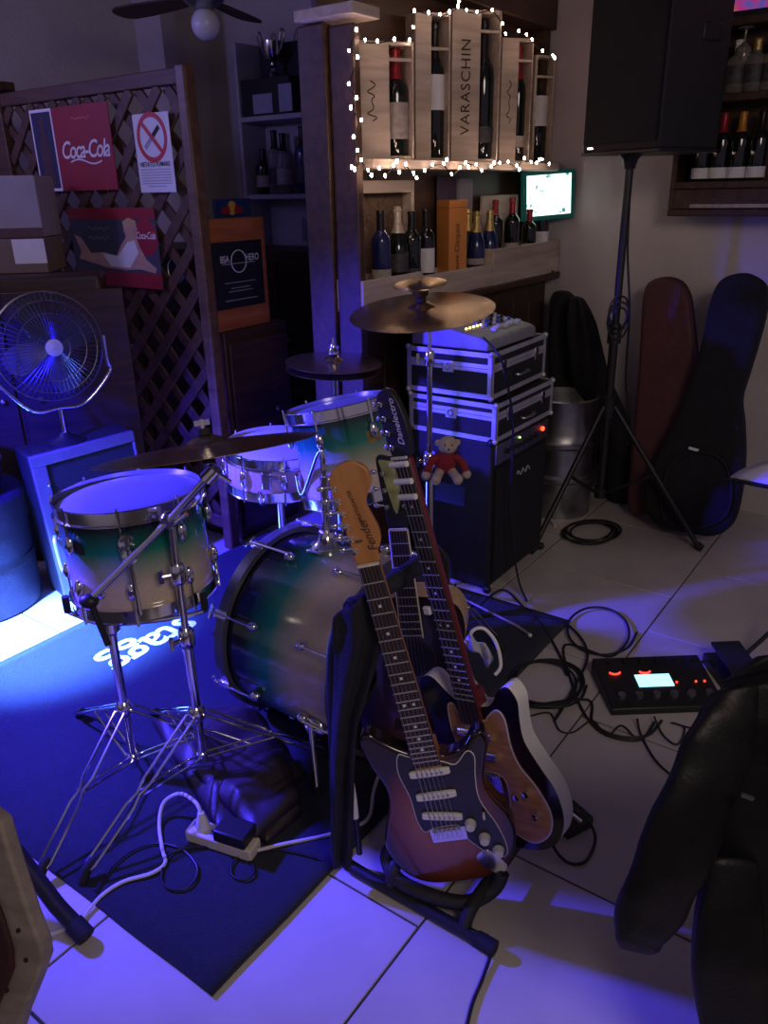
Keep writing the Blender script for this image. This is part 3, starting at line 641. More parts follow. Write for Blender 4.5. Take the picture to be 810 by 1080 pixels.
MB().bx((0.06, -0.026, 0.06), (WB_ + 0.07, -0.011, zb_ - 0.05)).build('door', m_dwood, cbn, bevel=0.004)
MB().ell((WB_ * 0.9, -0.036, zb_ * 0.6), 0.013, 10).build('knob', m_steel, cbn)
# drinks sign standing on the board
p = D(246, 217, ya + 0.20)
t = thing('drink_sign', 'small blue sign with yellow sun and red shapes on the menu board', 'sign', M=tr(Vector((p.x, p.y, zt_ + 0.002))) @ rotz(ang))
MB().bx((-0.11, 0, 0), (0.11, 0.012, 0.075)).build('panel', mat('deep_blue_print', (0.012, 0.03, 0.12), 0.5, var=0.15), t, bevel=0.002)
mb = MB(); flat(mb, disc(-0.01, 0.038, 0.028), -0.0010); mb.build('yellow_disc', mat('yellow_print', (0.55, 0.33, 0.04), 0.6, var=0.1), t, flatn=True)
mb = MB()
for s_ in (-1, 1): flat(mb, [(-0.01 + s_ * x, z) for x, z in [(0.010, 0.022), (0.035, 0.014), (0.068, 0.020), (0.062, 0.040), (0.040, 0.044), (0.020, 0.050)]], -0.0016)
mb.build('red_shapes', m_redprint, t, flatn=True)

# ================================================================ wall shelves with trophy behind the bar post
pS0 = PU(254, 124, 1.28); pS1 = PU(338, 124, 1.28)
w0s, w1s = UW(pS1)[1], UW(pS0)[1]
zsh1 = pS0.z; zsh2 = PU(285, 205, 1.28).z
shf = thing('wall_shelf', 'pale grey wall shelf unit with two boards behind the bar post', 'shelf', RM(1.28, w0s, 0), RZ)
m_shelf = mat('grey_shelf_paint', (0.42, 0.40, 0.44), 0.6, var=0.08, vscale=12)
for zz in (zsh1, zsh2): MB().bx((0, 0, zz - 0.028), (0.205, w1s - w0s, zz)).build('board', m_shelf, shf, bevel=0.003)
MB().bx((0, w1s - w0s + 0.001, 1.225), (0.205, w1s - w0s + 0.025, zsh1 + 0.40)).build('side_panel', m_shelf, shf, bevel=0.003)
MB().bx((0.206, 0.0, zsh1 + 0.001), (0.215, w1s - w0s, zsh1 + 0.40)).build('back_panel', mat('dark_backing', (0.03, 0.028, 0.04), 0.8, var=0.2), shf)
MB().bx((0.206, 0.0, 1.225), (0.215, w1s - w0s, zsh1 - 0.03)).build('lower_back_panel', m_shelf, shf)
def on_shelf(x, zz, du=0.09): p = PU(x, 120, 1.28 + du); return Vector((p.x, p.y, zz + 0.001))
# black display case under the trophy and cards
p = on_shelf(292, zsh1, 0.11)
t = thing('display_case', 'black display case under the silver trophy on the shelf', 'case', p, RZ)
MB().bx((-0.09, -0.19, 0), (0.09, 0.20, 0.20)).build('carcass', m_black, t, bevel=0.004)
for dx, wd, hh_, lb_ in ((276, 0.155, 0.115, ''), (300, 0.10, 0.155, '')):
    q = on_shelf(dx, zsh1, -0.0) ; dv = UW(q)[1] - UW(p)[1]
    MB().bx((-0.096, dv - wd / 2, 0.012), (-0.0905, dv + wd / 2, hh_)).build('card', mat('blue_card', (0.36, 0.36, 0.44), 0.7, var=0.08, vscale=30), t)
q = on_shelf(291, zsh1 + 0.202, 0.10)
trp = thing('trophy_cup', 'silver two-handled trophy cup on top of the black case', 'trophy', M=tr(q) @ rotz(RZ) @ Matrix.Scale(0.86, 4))
MB().lathe([(0.045, 0), (0.045, 0.03), (0.02, 0.04)], 20).build('base', m_black, trp)
MB().lathe([(0.02, 0.04), (0.014, 0.06), (0.028, 0.075), (0.016, 0.09), (0.045, 0.115), (0.066, 0.16), (0.072, 0.22), (0.066, 0.222), (0.06, 0.17), (0.03, 0.12), (0, 0.115)], 24).build('cup', m_chrome, trp)
for s_ in (-1, 1): MB().tube(spline([(0, s_ * 0.052, 0.13), (0, s_ * 0.085, 0.17), (0, s_ * 0.115, 0.23), (0, s_ * 0.125, 0.27), (0, s_ * 0.10, 0.285), (0, s_ * 0.085, 0.26), (0, s_ * 0.074, 0.225)], 5), 0.008, 8).build('handle', m_chrome, trp)
for i, (x, h_, m_, lb_) in enumerate(((274, 0.26, g_dark, 'dark bottle, left of the row on the lower wall shelf'), (287, 0.36, g_clear, 'pale metallic bottle in the middle of the lower wall shelf'), (296, 0.34, g_clear, 'pale metallic bottle second from right on the lower wall shelf'), (317, 0.37, g_blue, 'tall bottle at the right of the lower wall shelf'))):
    bottle('spirit_bottle', lb_, on_shelf(x, zsh2, 0.085), h_, 0.048, m_, f_blk, l_dark if i % 2 else l_split, 'bottles on the lower wall shelf')
# dark cabinet added below the shelves to cover the bright wall; leaning sheet
bb_ = thing('dark_filler_cabinet', 'added dark cabinet that keeps the wall below the shelves dark', 'cabinet', RM(1.10, 1.55, 0), RZ)
MB().bx((0, 0, 0), (0.385, 1.05, 1.22)).build('carcass', m_dwood, bb_, bevel=0.006)
for i in range(2): MB().bx((-0.018, 0.03 + 0.51 * i, 0.08), (-0.001, 0.51 + 0.51 * i, 1.15)).build('door', m_dwood, bb_, bevel=0.004)
for i in range(2): MB().ell((-0.03, 0.46 + 0.14 * i, 0.7), 0.014, 10).build('knob', m_steel, bb_)
p = PU(322, 258, 1.08)
t = MB().bx((-0.003, -0.16, -0.07), (0.003, 0.16, 0.07)).build('paper_sheet', mat('blue_grey_paper', (0.28, 0.27, 0.36), 0.8, var=0.1)); t.matrix_basis = tr(Vector((p.x, p.y, 1.22 + 0.085)) + E1 * 0.16) @ rotz(RZ) @ Matrix.Rotation(R_(12), 4, 'X') @ Matrix.Rotation(R_(-12), 4, 'Y')
tag(t, 'pale sheet of paper leaning on the dark filler cabinet beside the bar post', 'paper')

# ================================================================ ceiling fan with globe lamp
pg = D(217, 26, 4.05)
cf = thing('ceiling_fan', 'ceiling fan with white glass globe above the lattice', 'fan', pg)
m_globe = mat('opal_globe', (0.62, 0.62, 0.70), 0.25, var=0.04)
MB().ell((0, 0, 0), 0.064, 20).build('globe', m_globe, cf)
MB().lathe([(0.035, 0.055), (0.06, 0.07), (0.09, 0.09), (0.09, 0.15), (0.05, 0.17), (0.014, 0.18), (0.014, ZC - pg.z - 0.03), (0.06, ZC - pg.z - 0.02), (0.06, ZC - pg.z)], 20).build('motor_housing', m_steel, cf)
for i in range(5):
    a = R_(3 + 72 * i)
    T = rotz(a) @ Matrix.Rotation(R_(10), 4, 'X')
    out = spline([(0.10, -0.03, 0), (0.22, -0.055, 0), (0.50, -0.065, 0), (0.56, 0, 0), (0.50, 0.065, 0), (0.22, 0.055, 0), (0.10, 0.03, 0)], 3, True)
    o = MB().prism([(q.x, q.y) for q in out], -0.004, 0.004, tr(0, 0, 0.10) @ T).build('blade', m_lwood, cf)

# ================================================================ left: sideboard, boxes, floor fan, round drum cases
YS = 3.34
sb = thing('sideboard', 'dark brown wooden sideboard at the far left below the boxes', 'sideboard', M=tr(D(62, 290, YS) * 1.0) @ rotz(R_(12)))
pz = D(62, 290, YS).z
sb.location.z = 0
MB().bx((-0.75, 0, 0), (0.16, 0.20, pz)).build('carcass', m_dwood, sb, bevel=0.02, seg=3)
for i in range(2): MB().bx((-0.72 + 0.49 * i, -0.018, 0.06), (-0.25 + 0.49 * i, -0.001, pz - 0.06)).build('door', m_dwood, sb, bevel=0.004)
for i in range(2): MB().ell((-0.30 + 0.15 * i, -0.03, pz * 0.6), 0.014, 10).build('knob', m_steel, sb)
m_card = mat('pale_carton', (0.34, 0.31, 0.30), 0.8, var=0.08, vscale=8)
m_brcard = mat('brown_carton', (0.20, 0.145, 0.11), 0.8, var=0.1, vscale=8)
def carton(label, xl, xr, yb, yt, Y, m, strip=None, dep=0.28, zb=None):
    a = D(xl, yb, Y); c = D(xr, yb, Y); zt = D((xl + xr) / 2, yt, Y).z; zb = a.z if zb is None else zb
    t = thing('carton', label, 'box', M=tr(Vector((c.x, c.y, zb))) @ rotz(R_(6)))
    wd = (c - a).length
    MB().bx((-wd, 0, 0), (0, dep, zt - zb - 0.002)).build('box_body', m, t, bevel=0.004)
    if strip is not None:
        x0_, x1_, z0_, z1_, ms = strip
        hh_ = zt - zb
        MB().bx((-wd * x0_, -0.0015, hh_ * z0_), (-wd * x1_, 0.0, hh_ * z1_)).build('paper_label', ms, t)
    return zt
z1_ = carton('brown carton with a large white label on the sideboard', -60, 55, 305, 252, YS + 0.10, m_brcard, (0.28, 0.0, 0.28, 0.98, m_paper), zb=pz + 0.001)
z2_ = carton('pale grey carton stacked on top of the brown carton', -60, 47, 252, 185, YS + 0.14, m_card, (1.0, 0.0, 0.0, 0.16, mat('brown_tape', (0.10, 0.05, 0.05), 0.5, var=0.1)), zb=z1_ + 0.001)
# floor-standing fan
YF = 3.02
cfp = D(52, 366, YF); rf = 0.203
CTOP = D(36, 481, G(70, 636).y).z
ff = thing('desk_fan', 'round chrome fan with wire cage on the left combo amplifier', 'fan', Vector((cfp.x, cfp.y, CTOP + 0.002)))
vd = (C0 - cfp); vd.z = 0; vd.normalize(); vd = (vd + Vector((0.35, 0, 0.10))).normalized()
FM = frame_mat(cfp, vd, (0, 0, 1)); 
m_cage = mat('fan_wire', (0.16, 0.16, 0.18), 0.35, 0.9, var=0.1)
mb = MB(); mb.torus(rf, 0.005, 40, 6, FM); mb.torus(rf * 0.62, 0.002, 32, 4, FM @ tr(0, 0, 0.045)); mb.torus(rf * 0.30, 0.002, 24, 4, FM @ tr(0, 0, 0.055)); mb.torus(rf * 0.85, 0.002, 32, 4, FM @ tr(0, 0, 0.028))
mb.build('cage_ring', m_cage, ff, world=True)
mb = MB()
for i in range(60):
    a = 2 * PI * i / 60; c_, s_ = math.cos(a), math.sin(a)
    mb.tube([FM @ Vector((c_ * r, s_ * r, z)) for r, z in ((0.03, 0.058), (rf * 0.45, 0.054), (rf * 0.8, 0.034), (rf, 0.0))], 0.0014, 4)
    mb.tube([FM @ Vector((c_ * r, s_ * r, z)) for r, z in ((0.03, -0.062), (rf * 0.7, -0.05), (rf, 0.0))], 0.0014, 4)
mb.build('cage_wires', m_cage, ff, world=True)
MB().lathe([(0.032, 0.055), (0.032, 0.062), (0, 0.064)], 20, FM).build('hub_badge', m_alu, ff, world=True)
m_blade = mat('fan_blade', (0.10, 0.10, 0.12), 0.3, 0.3, var=0.1)
for i in range(4):
    T = FM @ rotz(R_(20 + 90 * i)) @ Matrix.Rotation(R_(22), 4, 'X')
    out = spline([(0.02, -0.025, 0), (0.09, -0.06, 0), (0.165, -0.05, 0), (0.175, 0.02, 0), (0.12, 0.055, 0), (0.02, 0.025, 0)], 3, True)
    MB().prism([(q_.x, q_.y) for q_ in out], -0.0015, 0.0015, T).build('blade', m_blade, ff, world=True)
MB().lathe([(0.045, -0.02), (0.05, -0.06), (0.05, -0.14), (0.03, -0.17), (0, -0.17)], 18, FM).build('motor', m_black, ff, world=True)
yk = [FM @ Vector((0.0, -rf * 1.06, 0.0))]
side = FM.to_3x3() @ Vector((0, 1, 0))
mb = MB(); up = Vector((0, 0, 1)); pR = cfp - side * (rf * 1.05); pL = cfp + side * (rf * 1.05)
mb.tube(spline([pL + up * 0.02, pL - up * 0.08, pL - up * 0.13 - side * -0.02 * -1, cfp - up * (rf + 0.03) + side * 0.10, cfp - up * (rf + 0.035), cfp - up * (rf + 0.03) - side * 0.10, pR - up * 0.13, pR - up * 0.08, pR + up * 0.02], 6), 0.009, 10)
mb.build('yoke', m_chrome, ff, world=True)
MB().tube([(cfp.x, cfp.y, cfp.z - rf - 0.04), (cfp.x, cfp.y, CTOP + 0.03)], 0.012, 12).build('stem', m_chrome, ff, world=True)
MB().lathe([(0.075, 0), (0.075, 0.012), (0.03, 0.03), (0.016, 0.045)], 28, tr(cfp.x, cfp.y, CTOP + 0.002)).build('base', m_black, ff, world=True)
# round drum cases
m_case = mat('black_fibre_case', (0.030, 0.030, 0.040), 0.5, var=0.2, vscale=30, bump=0.25, bscale=160)
cc = Vector((-1.68, 2.89, 0))
ztop = G(20, 502, 0).z
t = thing('drum_case', 'large round black drum case standing on the floor at far left', 'drum case', cc)
MB().lathe([(0.232, 0), (0.242, 0.01), (0.242, 0.36), (0.25, 0.362), (0.25, 0.47), (0.235, 0.485), (0, 0.487)], 48).build('shell', m_case, t)
MB().ring(0.2425, 0.003, 0.20, 0.225, 40).build('strap', m_rubber, t)
t2 = thing('cymbal_bag', 'smaller round black bag lying on the drum case', 'bag', cc + Vector((-0.02, -0.03, 0.489)))
MB().lathe([(0.18, 0), (0.21, 0.03), (0.22, 0.10), (0.21, 0.17), (0.17, 0.215), (0.08, 0.225), (0, 0.225)], 40).build('bag_body', m_case, t2)
MB().torus(0.22, 0.005, 40, 6, tr(0, 0, 0.12)).build('zip', m_steel, t2)
# ================================================================ bass combo amplifier
AMP_M = tr(RM(0, 0)) @ rotz(RZ)            # local x = u, y = w ; front faces -y
amp = thing('bass_amplifier', 'black bass combo amplifier on the floor under two flight cases', 'amplifier', M=AMP_M)
MB().bx((0, 0.012, 0.02), (0.51, 0.38, 0.648)).build('cabinet', m_tolex, amp, bevel=0.012, seg=3)
MB().bx((0.03, 0.0, 0.05), (0.48, 0.013, 0.535)).build('grille', m_grille, amp, bevel=0.004)
MB().bx((0.02, 0.001, 0.552), (0.49, 0.013, 0.632)).build('control_panel', m_steel, amp, bevel=0.002)
for i in range(7): MB().lathe([(0.011, 0), (0.010, 0.014), (0, 0.015)], 12, tr(0.10 + i * 0.042, 0.001, 0.592) @ Matrix.Rotation(R_(90), 4, 'X')).build('knob', m_black, amp)
m_redled = mat('red_led', (0.8, 0.1, 0.05), 0.4, emit=(1.0, 0.07, 0.02), estr=4)
m_grnled = mat('green_led', (0.4, 0.8, 0.2), 0.4, emit=(0.5, 1.0, 0.3), estr=2.5)
MB().lathe([(0.009, 0), (0.009, 0.006), (0, 0.009)], 12, tr(0.43, 0.001, 0.60) @ Matrix.Rotation(R_(90), 4, 'X')).build('power_light', m_redled, amp)
MB().lathe([(0.004, 0), (0.004, 0.004), (0, 0.006)], 10, tr(0.215, 0.001, 0.617) @ Matrix.Rotation(R_(90), 4, 'X')).build('signal_light', m_grnled, amp)
MB().text('Ashdown', 0.055, tr(0.26, -0.002, 0.47) @ Matrix.Rotation(R_(90), 4, 'X'), bold=0.006, shear=0.35).build('script_badge', m_alu, amp, flatn=True) if False else None
mb = MB(); pts = spline([(0.20 + i * 0.013, -0.003, 0.465 + 0.012 * math.sin(i * 1.9)) for i in range(10)], 4); mb.tube(pts, 0.0028, 5); mb.build('script_badge', m_alu, amp)
for sx_ in (0.0, 0.51):
    for yy in (0.012, 0.38):
        for zz in (0.02, 0.648):
            MB().ell((sx_, yy, zz), 0.018, 10).build('corner_cap', m_black, amp)
for sx_ in (0.05, 0.46):
    for yy in (0.06, 0.33): MB().lathe([(0.02, 0), (0.022, 0.02)], 12, tr(sx_, yy, 0.001)).build('foot', m_rubber, amp)
MB().bx((-0.004, 0.12, 0.36), (0.001, 0.27, 0.45)).build('side_handle', m_black, amp, bevel=0.003)

def flight_case(label, u0, u1, w0, w1, z0, z1, rz=0.0):
    t = thing('flight_case', label, 'case', M=tr(RM((u0 + u1) / 2, (w0 + w1) / 2, z0)) @ rotz(RZ + rz), group='aluminium trimmed flight cases')
    a, c, h = (u1 - u0) / 2, (w1 - w0) / 2, z1 - z0; e = 0.018; lidz = h * 0.66
    MB().bx((-a + 0.004, -c + 0.004, 0.004), (a - 0.004, c - 0.004, lidz - 0.002)).build('body', m_tolex, t)
    MB().bx((-a + 0.004, -c + 0.004, lidz + 0.002), (a - 0.004, c - 0.004, h - 0.004)).build('lid', m_tolex, t)
    for zz in ((0, e), (lidz - 0.014, lidz - 0.001), (lidz + 0.001, lidz + 0.016), (h - e, h)):
        for s in (-1, 1):
            MB().bx((-a, s * c - (0.003 if s > 0 else 0), zz[0]), (a, s * c + (0.003 if s < 0 else 0), zz[1])).build('edge_strip', m_alu, t)
            MB().bx((s * a - (0.003 if s > 0 else 0), -c, zz[0]), (s * a + (0.003 if s < 0 else 0), c, zz[1])).build('edge_strip', m_alu, t)
    for sx_ in (-1, 1):
        for sy in (-1, 1):
            mb = MB(); mb.box((sx_ * (a - e / 2 + 0.001), sy * (c - 0.001), h / 2), (e, 0.004, h)); mb.box((sx_ * (a - 0.001), sy * (c - e / 2 + 0.001), h / 2), (0.004, e, h)); mb.build('corner_strip', m_alu, t)
            for zz in (0.004, h - 0.004): MB().ell((sx_ * (a - 0.003), sy * (c - 0.003), zz), 0.012, 10).build('corner_ball', m_alu, t)
    MB().bx((-a + e, -c + e, h - 0.004), (a - e, c - e, h - 0.002)).build('top_panel', m_tolex, t)
    for xx in (-a * 0.6, a * 0.6):
        l = MB().bx((xx - 0.016, -c - 0.006, lidz - 0.028), (xx + 0.016, -c + 0.001, lidz + 0.022)).build('latch', m_chrome, t, bevel=0.003)
    MB().tube(spline([(-0.05, -c - 0.002, h * 0.36), (-0.04, -c - 0.02, h * 0.36), (0.04, -c - 0.02, h * 0.36), (0.05, -c - 0.002, h * 0.36)], 4), 0.006, 8).build('handle', m_steel, t)
    l = MB().bx((-a - 0.005, -0.024, lidz - 0.026), (-a + 0.001, 0.024, lidz + 0.018)).build('side_latch', m_alu, t, bevel=0.003)
    MB().torus(0.012, 0.003, 14, 6, tr(-a - 0.008, 0, lidz - 0.004) @ Matrix.Rotation(R_(90), 4, 'Y')).build('latch_ring', m_chrome, t)
    return t
z_l1 = UW(PU(520, 427, 0)) ; zl1 = PL(520, 427, RM(0, 0), Vector((0, 1, 0))).z
flight_case('lower black flight case with aluminium edges on the amplifier', -0.005, 0.50, -0.005, 0.385, 0.6505, zl1)
zu1 = PL(513, 377, RM(0.0, 0.03), Vector((0, 1, 0))).z
flight_case('upper black flight case with aluminium edges under the mixer', 0.0, 0.49, 0.03, 0.40, zl1 + 0.012, zu1 + 0.012, R_(1.5))
zm = zu1 + 0.0125 + 0.001
# ---------------------------------------------------------------- mixer: wedge, high at the back
mix = thing('mixing_desk', 'small grey mixing desk with lit meter on top of the flight cases', 'mixer', M=tr(RM(0.02, 0.05, zm)) @ rotz(RZ))
m_mix = mat('mixer_grey', (0.30, 0.30, 0.33), 0.45, 0.2, var=0.08, vscale=20)
mw, md_ = 0.40, 0.34
side = [(0, 0), (md_, 0), (md_, 0.095), (md_ * 0.72, 0.088), (0.02, 0.048), (0, 0.036)]
RYZ = Matrix(((0, 0, 1, 0), (1, 0, 0, 0), (0, 1, 0, 0), (0, 0, 0, 1)))
MB().prism(side, 0, mw, RYZ).build('chassis', m_mix, mix, bevel=0.006, seg=2)
sl_ = math.atan2(0.040, md_ * 0.72 - 0.02)
def on_top(x, d): return tr(x, 0.02 + d * math.cos(sl_), 0.048 + d * math.sin(sl_) + 0.0005) @ Matrix.Rotation(sl_, 4, 'X')
cols = [mat('knob_white', (0.6, 0.6, 0.6), 0.4, var=0.05), mat('knob_blue', (0.05, 0.10, 0.5), 0.4, var=0.05), m_black]
for i in range(8):
    for j in range(4): MB().lathe([(0.007, 0), (0.006, 0.012), (0, 0.013)], 10, on_top(0.14 + i * 0.031, 0.085 + j * 0.032)).build('knob', cols[(i + j) % 3], mix)
    MB().bx((-0.006, -0.010, 0), (0.006, 0.010, 0.012), on_top(0.14 + i * 0.031, 0.035 + 0.02 * ((i * 7) % 3) / 3)).build('fader', cols[0], mix)
m_amled = mat('amber_led', (0.9, 0.6, 0.2), 0.4, emit=(1.0, 0.55, 0.16), estr=10)
m_blled = mat('blue_led', (0.3, 0.6, 1), 0.4, emit=(0.25, 0.55, 1.0), estr=12)
for i in range(5): MB().ell((0, 0, 0.002), (0.0045, 0.0045, 0.003), 8, on_top(0.05 + 0.028 * i, 0.105)).build('meter_light', m_amled, mix)
MB().ell((0, 0, 0.003), (0.006, 0.006, 0.005), 8, on_top(0.12, 0.165)).build('power_light', m_blled, mix)
# cables hanging from the mixer at the case corner
cb_ = [tag(MB().tube(spline([RM(0.0, 0.06, zm + 0.055), RM(-0.035, -0.01, zm + 0.02), RM(-0.03, -0.04, zu1 - 0.02), RM(0.05, -0.045, 0.75), RM(0.055, -0.05, 0.55), RM(0.06, -0.045, 0.36), RM(0.07, -0.09, 0.08), RM(0.02, -0.16, 0.008)], 6), 0.0045, 7).build('audio_cable', m_cable), 'black cable hanging down the front corner of the flight cases', 'cable')]

# ================================================================ PA speaker on a tripod stand
PB = D(642, 420, 3.50); PB.z = 0
st = thing('speaker_stand', 'black tripod speaker stand in front of the keg', 'stand', PB)
zsp = D(655, 163, PB.y).z
MB().tube([(0, 0, 0.18), (0, 0, 0.95)], 0.020, 14).build('lower_tube', m_black, st)
MB().tube([(0, 0, 0.95), (0, 0, zsp + 0.08)], 0.0165, 14).build('upper_tube', m_steel if False else m_black, st)
zh = D(640, 428, PB.y).z
MB().lathe([(0.034, zh - 0.05), (0.036, zh - 0.03), (0.036, zh + 0.04), (0.028, zh + 0.05)], 16).build('hub', m_black, st)
MB().lathe([(0.030, 0.90), (0.030, 0.97), (0.022, 0.985)], 16).build('collar', m_black, st)
MB().lathe([(0.028, 0.17), (0.028, 0.22)], 16).build('brace_collar', m_black, st)
fdir = (G(724, 578) - PB); fa = math.atan2(fdir.y, fdir.x)
for i in range(3):
    a = fa - i * R_(120) + (R_(9) if i == 1 else 0); L = (0.47, 0.44, 0.40)[i]; d = Vector((math.cos(a), math.sin(a), 0))
    lg = MB().tube([Vector((0, 0, zh)) + d * 0.03, d * L + Vector((0, 0, 0.02))], 0.0125, 10).build('leg', m_black, st)
    MB().tube([d * (L - 0.015) + Vector((0, 0, 0.03)), d * (L + 0.02) + Vector((0, 0, 0.012))], 0.017, 10).build('rubber_foot', m_rubber, lg)
    MB().tube([Vector((0, 0, 0.195)) + d * 0.025, Vector((0, 0, zh * 0.52)) + d * L * 0.49], 0.008, 8).build('brace', m_black, st)
spk = thing('loudspeaker', 'large black loudspeaker on the tripod stand at upper right', 'speaker', M=tr(Vector((PB.x + 0.10, PB.y + 0.03, zsp))) @ rotz(R_(28)))
# trapezoid cabinet: wide grille front facing local -x side, back narrow
out = [(-0.19, -0.21), (0.17, -0.17), (0.24, -0.08), (0.24, 0.08), (0.17, 0.17), (-0.19, 0.21)]
hs = 0.72
MB().prism(out, 0.012, hs, None).build('cabinet', m_tolex, spk, bevel=0.008, seg=2)
MB().prism([(x * 1.015, y * 1.03) for x, y in out], 0.0, 0.013).build('bottom_rim', m_black, spk, bevel=0.003)
MB().bx((-0.204, -0.195, 0.04), (-0.190, 0.195, hs - 0.03)).build('grille', m_grille, spk, bevel=0.004)
MB().lathe([(0.022, -0.055), (0.030, -0.02), (0.05, -0.001)], 16, tr(Vector((PB.x, PB.y, zsp)))).build('pole_socket', m_black, spk, world=True)
MB().bx((0.0, -0.192, 0.38), (0.10, -0.180, 0.44)).build('handle', m_black, spk, bevel=0.005)
pled = D(622, 162, PB.y - 0.1)
MB().box((0, 0, 0), (0.02, 0.006, 0.006)).build('status_light', mat('white_led', (1, 1, 1), 0.4, emit=(0.9, 0.85, 1.0), estr=5), spk).matrix_basis = spk.matrix_basis.inverted() @ tr(Vector((pled.x, pled.y, zsp + 0.02)))
pts = [D(666, 178, PB.y + 0.02), D(662, 260, PB.y), D(664, 330, PB.y - 0.02), D(660, 400, PB.y), D(664, 440, PB.y), D(662, 470, PB.y)]
tag(MB().tube(spline(pts, 5), 0.005, 7).build('speaker_cable', m_cable), 'black cable hanging down beside the speaker stand pole', 'cable')
tag(MB().tube(spline([PB + Vector((0.045 * math.cos(i * 1.05) * (1 + 0.15 * math.sin(i)), -0.045 + 0.012 * math.sin(i * 0.7), 0.98 + 0.075 * math.sin(i * 1.05) + 0.004 * i)) for i in range(19)], 4), 0.0045, 6).build('coiled_cable', m_cable), 'small loop of black cable tied to the speaker stand pole', 'cable')

# ================================================================ keg
kc = RM(1.03, 0.16, 0)
kg = thing('beer_keg', 'dented steel beer keg beside the amplifier', 'keg', kc, R_(20))
zk = 0.60; rk = 0.17
prof = [(0, 0.03), (rk * 0.86, 0.03), (rk * 0.92, 0.0), (rk * 0.95, 0.0), (rk * 0.95, 0.10), (rk * 0.99, 0.13), (rk, 0.15), (rk, 0.185), (rk * 1.07, 0.20), (rk * 1.07, 0.215), (rk, 0.23), (rk, 0.36), (rk * 1.07, 0.375), (rk * 1.07, 0.39), (rk, 0.405), (rk * 0.99, 0.44), (rk * 0.95, 0.47), (rk * 0.95, 0.585), (rk * 0.97, 0.595), (rk * 0.91, 0.60), (rk * 0.90, 0.52), (rk * 0.6, 0.51), (0, 0.50)]
MB().lathe(prof, 36).build('barrel', m_steel, kg)
for a in (0, PI): MB().bx((-0.05, -0.004, 0.525), (0.05, 0.004, 0.56), rotz(R_(-70) + a) @ tr(0, -rk * 0.957, 0)).build('hand_hole', m_black, kg, bevel=0.003)
MB().lathe([(0.03, 0.50), (0.03, 0.54), (0.018, 0.55), (0, 0.55)], 16).build('valve', m_steel, kg)

# ================================================================ heap of black coats behind the stand
def heap(t, name, rows, Yc, dep, m, n=28, amp_=0.02, seed=0):
    vs = []; fs = []
    for i, (y, xl, xr) in enumerate(rows):
        a = D(xl, y, Yc); c = D(xr, y, Yc); ctr = (a + c) / 2; rx = (c - a).length / 2
        for j in range(n):
            th = 2 * PI * j / n; d = Vector((math.cos(th) * rx, math.sin(th) * dep * (0.5 + 0.5 * min(1, i / 4)), 0))
            f = 1 + amp_ / max(rx, 0.03) * (math.sin(th * 5 + i * 0.5 + seed) * 0.7 + noise.noise(Vector((math.cos(th) * 3, math.sin(th) * 3, i * 0.5 + seed))))
            p = ctr + d * f; p.z = max(p.z, 0.003); vs.append(p)
    k = len(rows)
    for i in range(k - 1):
        for j in range(n): fs.append((i * n + j, i * n + (j + 1) % n, (i + 1) * n + (j + 1) % n, (i + 1) * n + j))
    fs += [tuple(range(n)), tuple(range((k - 1) * n, k * n))]
    mb = MB(); mb.add(vs, fs); return mb.build(name, m, t, world=True, ang=80, sub=1)
pc = D(625, 500, 4.06); pc.z = 0
ct = thing('coat_heap', 'heap of black coats hanging on a stand above the keg', 'coat', pc)
heap(ct, 'long_coat', [(306, 588, 598), (312, 584, 606), (325, 581, 612), (345, 579, 618), (375, 578, 622), (410, 577, 628), (440, 577, 634), (470, 578, 640), (505, 585, 645)], 4.06, 0.08, m_cloth)
pc2 = D(640, 500, 3.86); pc2.z = 0
ct2 = thing('coat_heap', 'second black coat, spreading lower right towards the brown guitar case', 'coat', pc2)
heap(ct2, 'long_coat', [(312, 603, 613), (320, 601, 618), (335, 600, 626), (360, 600, 632), (395, 602, 640), (415, 612, 650), (440, 632, 662), (470, 634, 667), (520, 636, 672), (552, 638, 672)], 3.88, 0.10, m_cloth, seed=3)

# ================================================================ guitar cases leaning on the right wall
def lean_plane(ub, ut, H): # plane through base line u=ub (z=0) and u=ut at z=H
    n = (E1 * H - Vector((0, 0, 1)) * (ut - ub)); n.normalize(); return RM(ub, 0, 0), n
def leaning(name, label, cat, px, ub, ut, H, th, m, bev=0.02):
    p0, n = lean_plane(ub, ut, H)
    W3 = [PL(x, y, p0, n) for x, y in px]
    c = sum(W3, Vector()) / len(W3); c.z = 0
    t = thing(name, label, cat, c)
    yax = (Vector((0, 0, 1)) - n * n.z).normalized(); xax = yax.cross(-n)
    M = Matrix((xax, yax, -n)).transposed().to_4x4(); M.translation = p0
    inv_ = M.inverted(); o2 = [(inv_ @ q_) for q_ in W3]; o2 = spline([(q_.x, max(q_.y, 0.03), 0) for q_ in o2], 4, True)
    MB().prism([(q_.x, max(q_.y, 0.012)) for q_ in o2], 0.0, th, M).build('shell', m, t, bevel=bev, seg=3, world=True)
    return t, M, o2
m_brcase = mat('oxblood_case', (0.085, 0.022, 0.026), 0.6, var=0.2, vscale=30, bump=0.35, bscale=200)
t, M, o2 = leaning('guitar_case', 'oxblood hard guitar case leaning against the right wall', 'guitar case',
   [(690, 299), (706, 294), (722, 298), (731, 312), (735, 340), (739, 380), (742, 430), (748, 480), (752, 530), (730, 545), (690, 545), (668, 540), (670, 490), (675, 440), (679, 390), (682, 340), (684, 314)], 1.16, 1.37, 1.22, 0.10, m_brcase, 0.02)
MB().tube([q_ + Vector((0, 0, 0.05)) for q_ in o2], 0.006, 6, True, M).build('edge_band', m_black, t, world=True)
for k in (0.92,): MB().box((0, 0, 0), (0.02, 0.03, 0.014), tr(D(731, 325, 3.80))).build('latch', m_steel, t, world=True)
